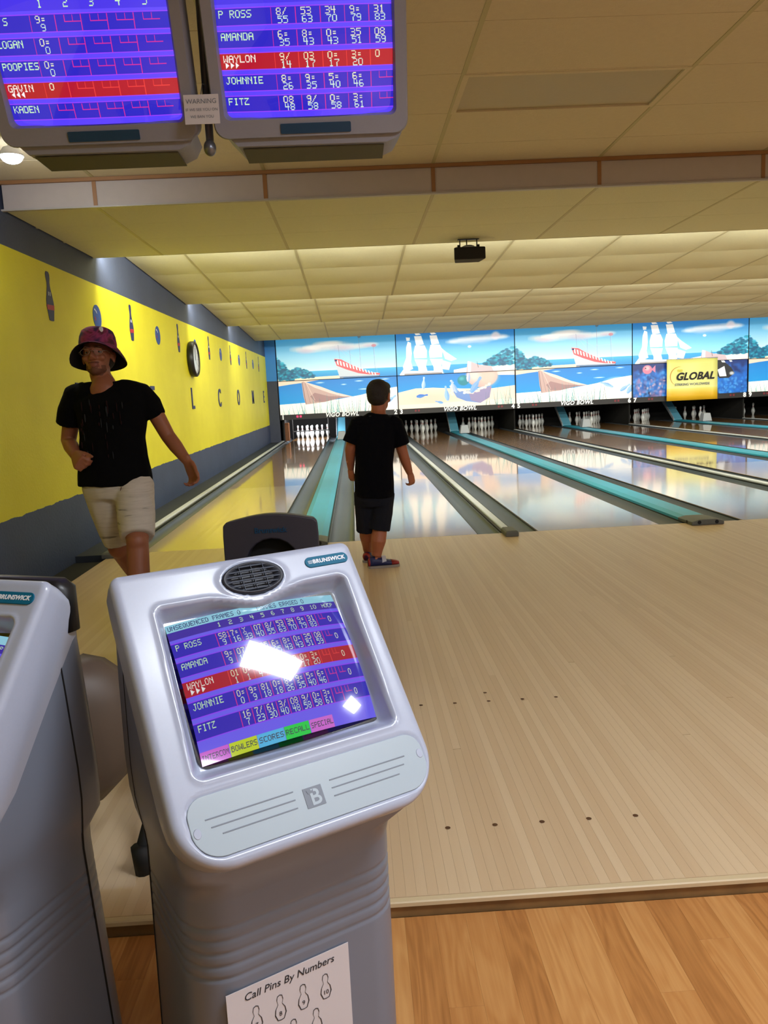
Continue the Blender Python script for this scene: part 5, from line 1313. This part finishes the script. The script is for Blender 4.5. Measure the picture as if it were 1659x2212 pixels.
# hat: crown and drooping brim, tipped back with the head
hx, hy, hz = ax[0], ax[1], ax[2]
hz2 = (hz - hy * .05).normalized(); hy2 = hz2.cross(hx)
hcn = P(0, -.008, .052)
cr = [(.093, -.004), (.094, .02), (.089, .055), (.080, .080), (.066, .091), (.03, .096), (0, .097)]
hb_ = MB(); n = 32
rs = [[hcn + hx * (r * 1.0 * math.cos(2 * PI * i / n)) - hy2 * (r * 1.10 * math.sin(2 * PI * i / n)) + hz2 * z for i in range(n)] for r, z in cr]
hb_.rings(rs, cap=False)
Ml(hb_).build('hat', M['hat'], man, smooth=True)
hat_o = man.children[-1]
def brim(off_):
    bb = MB(); rr_ = []
    for r, z in ((.093, .0), (.112, -.024), (.132, -.058), (.141, -.082)):
        row = []
        for i in range(n):
            a = 2 * PI * i / n; side_ = abs(math.cos(a)); frt = max(0, math.sin(a) * -1)
            # front of the brim flips up a little, the sides droop
            fl = (-math.sin(a)) if False else math.sin(a)
            front = max(0.0, -fl)
            zz = z * (1 - .80 * max(0, -fl) ** 1.5 * 1.0) if True else z
            row.append(hcn + hx * ((r + off_ * 0) * math.cos(a)) - hy2 * ((r * 1.06) * math.sin(a)) + hz2 * (zz - off_))
        rr_.append(row)
    return bb.rings(rr_, cap=False)
Ml(brim(0)).build('brim', M['hat'], man, smooth=True)
Ml(brim(.004)).build('brim_underside', M['hatblack'], man, smooth=True)
pt = P(-.03, .085, .115)
Ml(MB().ell(hcn + hx * -.045 - hy2 * -.0 + hy2 * .082 * 1.0 + hz2 * .066, (.012, .004, .015), (hx, hy2, hz2), 10, 6)).build('hat_patch', M['white'], hat_o, smooth=True)
Ml(MB().ell(P(0, -.03, .0), (.079, .080, .07), ax, 20, 12)).build('hair', M['hair'], man, smooth=True)
# t-shirt
b = MB()
TT = [(250, 1046, .194, .135), (248, 1020, .188, .132), (245, 985, .176, .128), (243, 945, .168, .126), (242, 905, .178, .126), (240, 872, .196, .120), (234, 851, .194, .098), (229, 839, .140, .074), (226, 830, .092, .060)]
pts = [m_(x, y) for x, y, _, _ in TT]; b.tube(pts, [(p, q) for _, _, p, q in TT], 24)
hr_, hl_ = m_(150, 917, .05), m_(333, 900, .045)
b.ell(sr, (.070, .072, .068)).ell(sl, (.068, .070, .066)).ell(m_(192, 850, .0), (.075, .075, .060)).ell(m_(278, 850, .0), (.075, .075, .058))
b.tube([m_(185, 852, .01), sr, (sr + hr_) / 2 + Vector((-.008, 0, 0)), hr_], [.070, .072, .070, .071], 18)
b.tube([m_(285, 850, .01), sl, (sl + hl_) / 2 + Vector((.012, 0, .006)), hl_], [.070, .070, .068, .066], 18)
fuse(Ml(b), 'tshirt', M['tee'], man, .0065, 4, .6, disp=.006, seed=3)
ts_o = man.children[-1]
q = random.Random(9)
for k in range(34):
    x, y = q.uniform(188, 290), q.uniform(868, 985); p = m_(x, y); p.y = YMN - .128 * math.sqrt(max(.15, 1 - ((x - 243) / 78) ** 2)) - .004
    Ml(MB().ell(p, (.002 + q.random() * .003, .002, q.uniform(.008, .028)), None, 8, 6)).build('print', M['print'] if k % 3 else M['print_grey'], ts_o, smooth=True)
# shorts
b = MB()
b.tube([m_(251, 1030), m_(251, 1052), m_(253, 1075)], [(.160, .115), (.172, .122), (.150, .115)], 22)
for hp, kn, x0, r0, r1 in ((hip_l, kn_l, 0, .104, .088), (hip_r, kn_r, 0, .102, .074)):
    e = hp + (kn - hp) * (.93 if hp is hip_l else .95)
    b.tube([hp + Vector((0, 0, .03)), hp * .5 + e * .5, e], [r0, (r0 + r1) / 2 + .003, r1], 20)
fuse(Ml(b), 'shorts', M['shorts'], man, .0075, 14, .7, disp=.007, seed=8)
Ml(MB().tube([m_(262, 1052, -.128), m_(257, 1075, -.122), m_(260, 1098, -.10)], .0018, 6)).build('fly_seam', M['beard'], man.children[-1])
def shoe(c, fwd, sc=1.0, heel=0.0):
    """rounded bowling shoe, c = sole point under the ankle"""
    f = Vector(fwd).normalized(); r = f.cross(Vector((0, 0, 1))); up = Vector((0, 0, 1)); c = Vector(c)
    Q = lambda a, s_, z: c + f * a * sc + r * s_ * sc + up * (z * sc)
    st = [(-.075, .020, .055), (-.06, .034, .075), (-.03, .038, .085), (.02, .040, .080), (.07, .046, .058), (.12, .048, .045), (.165, .042, .036), (.188, .025, .028)]
    def ring(a, w_, h_, z0): return [Q(a, w_ * math.cos(t), z0 + max(0, h_ * .5 + h_ * .5 * math.sin(t))) for t in [2 * PI * k / 14 for k in range(14)]]
    up_ = MB().rings([ring(a, w_, h_, .012) for a, w_, h_ in st])
    sole = MB().rings([[Q(a * 1.02, (w_ + .004) * math.cos(t), z) for z, sg in ((0, 1), (.018, 1))for t in ((0, PI) if z == 0 else (PI, 0))] for a, w_, h_ in st])
    toe = MB().rings([ring(a, w_ * 1.03, h_ * 1.05, .012) for a, w_, h_ in st[5:]])
    heelp = MB().rings([ring(a, w_ * 1.04, h_ * 1.03, .012) for a, w_, h_ in st[:2]])
    strap = MB().rings([[Q(a + .01, .043 * math.cos(t), .045 + .052 * math.sin(t)) for t in [PI * k / 8 for k in range(9)]] for a in (.03, .065)], cap=False, loop=False)
    return up_, sole, toe, heelp, strap
def put_shoe(parent, o_, c, fwd, sc):
    up_, sole, toe, heelp, strap = shoe(c, fwd, sc)
    s_ = loc_all(up_, o_).build('shoe', M['shoe_blue'], parent, smooth=True)
    loc_all(sole, o_).build('sole', M['sole'], s_); loc_all(toe, o_).build('toe_cap', M['shoe_red'], s_, smooth=True); loc_all(heelp, o_).build('heel_patch', M['shoe_red'], s_, smooth=True)
    loc_all(strap, o_).build('tongue', M['shoe_white'], s_, smooth=True)
put_shoe(man, off, (ank_l.x, ank_l.y, .001), (0.05, -1, 0), 1.12)
put_shoe(man, off, (ank_r.x, ank_r.y, .001), (-.02, -1, 0), 1.12)

# ---------------------------------------------------------------- the boy
YBY = -1.10
def b_(px, py, dy=0): return at(px, py, YBY + dy)
offb = Vector((.20, YBY, 0))
boy = empty('person', offb, 0, 'boy in black t-shirt, dark shorts and bowling shoes standing with his back to the viewer', 'person')
Bl = lambda bb: loc_all(bb, offb)
bf = Vector((.42, .90, -.10)).normalized(); bu = Vector((.02, .06, 1)); bc = b_(819, 856, .0)
b = MB(); PB, axb = head(b, bc, bf, bu, .96, True)
nk = b_(817, 893, .0)
b.tube([PB(0, -.02, -.04), PB(0, -.018, -.09), nk, nk + Vector((0, 0, -.05))], [.050, .050, .054, .07], 14)
TB = [(808, 1072, .112, .09), (808, 1030, .128, .10), (809, 985, .132, .108), (811, 945, .135, .10), (813, 918, .132, .085), (815, 903, .085, .065)]
b.tube([b_(x, y) for x, y, _, _ in TB], [(p, q_) for _, _, p, q_ in TB], 18)
bsl, bsr = b_(772, 915), b_(853, 917); bel, ber = b_(756, 972, .02), b_(872, 985, .02); bwl, bwr = b_(758, 1013, .06), b_(885, 1022, .04)
b.tube([bsl, (bsl + bel) / 2, bel, bel * .5 + bwl * .5, bwl], [.045, .042, .037, .034, .024], 12)
b.tube([bsr, (bsr + ber) / 2, ber, ber * .5 + bwr * .5, bwr], [.045, .042, .038, .034, .024], 12)
for p in (bsl, bsr): b.ell(p, (.040, .040, .042))
hand(b, bwl, Vector((.05, .12, -1)), Vector((.6, .6, 0)), (.3, .8, 0), .84, (30, 35, 25), 5, 30)
hand(b, bwr, Vector((.22, .10, -.95)), Vector((-.5, .6, -.3)), (-.3, .8, -.1), .86, (36, 44, 30), 5, 32)
bhl, bhr = b_(790, 1068), b_(828, 1070); bkl, bkr = b_(792, 1140, .02), b_(820, 1145, 0); bal, bar = b_(795, 1196, .24), b_(813, 1200, .0)
bal.z, bar.z = .085, .085
bkl.y += .05
for hp, kn, an in ((bhl, bkl, bal), (bhr, bkr, bar)):
    mid = kn * .6 + an * .4 + Vector((0, -.018, 0))
    b.tube([hp, hp * .5 + kn * .5, kn, mid, an * .8 + kn * .2, an], [.068, .066, .054, .055, .040, .036], 14)
def foot(b, an, f, sc=1.0):
    f = Vector(f).normalized(); b.tube([an + f * -.02 + Vector((0, 0, -.02)), an + f * .05 * sc + Vector((0, 0, -.05)), an + f * .11 * sc + Vector((0, 0, -.062))], [.030, .028, .020], 10)
foot(b, bar, (.97, .2, 0), .9); foot(b, bal, (.3, .95, 0), .9)
fuse(Bl(b), 'body', [M['skin_boy']], boy, .0052, 5, .6)
# hair
b = MB(); b.ell(PB(0, -.022, .030), (.084, .094, .090), axb, 24, 16).ell(PB(0, -.045, -.012), (.074, .064, .062), axb, 20, 12).ell(PB(0, .03, .070), (.070, .060, .042), axb, 20, 12)
fuse(Bl(b), 'hair', [M['hair']], boy, .006, 2, .5, disp=.005, seed=4)
for s_ in (-1, 1):
    eo = Bl(MB().ell(PB(s_ * .031, .0755, .004), (.0125, .0125, .0125), axb, 12, 8)).build('eye', M['eyew'], boy, smooth=True)
    Bl(MB().ell(PB(s_ * .0305, .0865, .004), (.0052, .0025, .0052), axb, 10, 6)).build('iris', M['eyeb'], eo, smooth=True)
b = MB()
TB2 = [(809, 1072, .144, .122), (809, 1064, .143, .120), (808, 1035, .140, .12), (808, 1000, .136, .118), (810, 965, .138, .115), (812, 935, .146, .108), (814, 914, .142, .092), (816, 902, .105, .076), (817, 893, .066, .062)]
b.tube([b_(x, y) for x, y, _, _ in TB2], [(p, q_) for _, _, p, q_ in TB2], 22)
e1, e2 = b_(757, 957, .0), b_(868, 962, .0)
b.tube([b_(785, 912), bsl, (bsl + e1) / 2, e1], [.055, .056, .058, .058], 16); b.tube([b_(842, 913), bsr, (bsr + e2) / 2, e2], [.055, .058, .060, .060], 16)
fuse(Bl(b), 'tshirt', [M['tee_boy']], boy, .006, 4, .6, disp=.006, seed=12)
Bl(MB().ell(b_(799, 899, -.076), (.010, .002, .004), None, 8, 6)).build('neck_print', M['print_grey'], boy.children[-1], smooth=True)
b = MB(); b.tube([b_(809, 1050), b_(809, 1078), b_(810, 1092)], [(.125, .105), (.132, .11), (.118, .10)], 20)
for hp, x, y, r0, r1, dy in ((bhl, 791, 1147, .082, .070, .06), (bhr, 819, 1144, .082, .076, .0)):
    e = b_(x, y, dy); b.tube([hp + Vector((0, 0, .02)), hp * .5 + e * .5, e], [r0, (r0 + r1) / 2 + .003, r1], 18)
fuse(Bl(b), 'shorts', [M['shorts_boy']], boy, .006, 4, .6, disp=.005, seed=20)
put_shoe(boy, offb, (bar.x, bar.y, .001), (.97, .18, 0), .86)
put_shoe(boy, offb, (bal.x, bal.y, .001), (.25, .97, 0), .86)
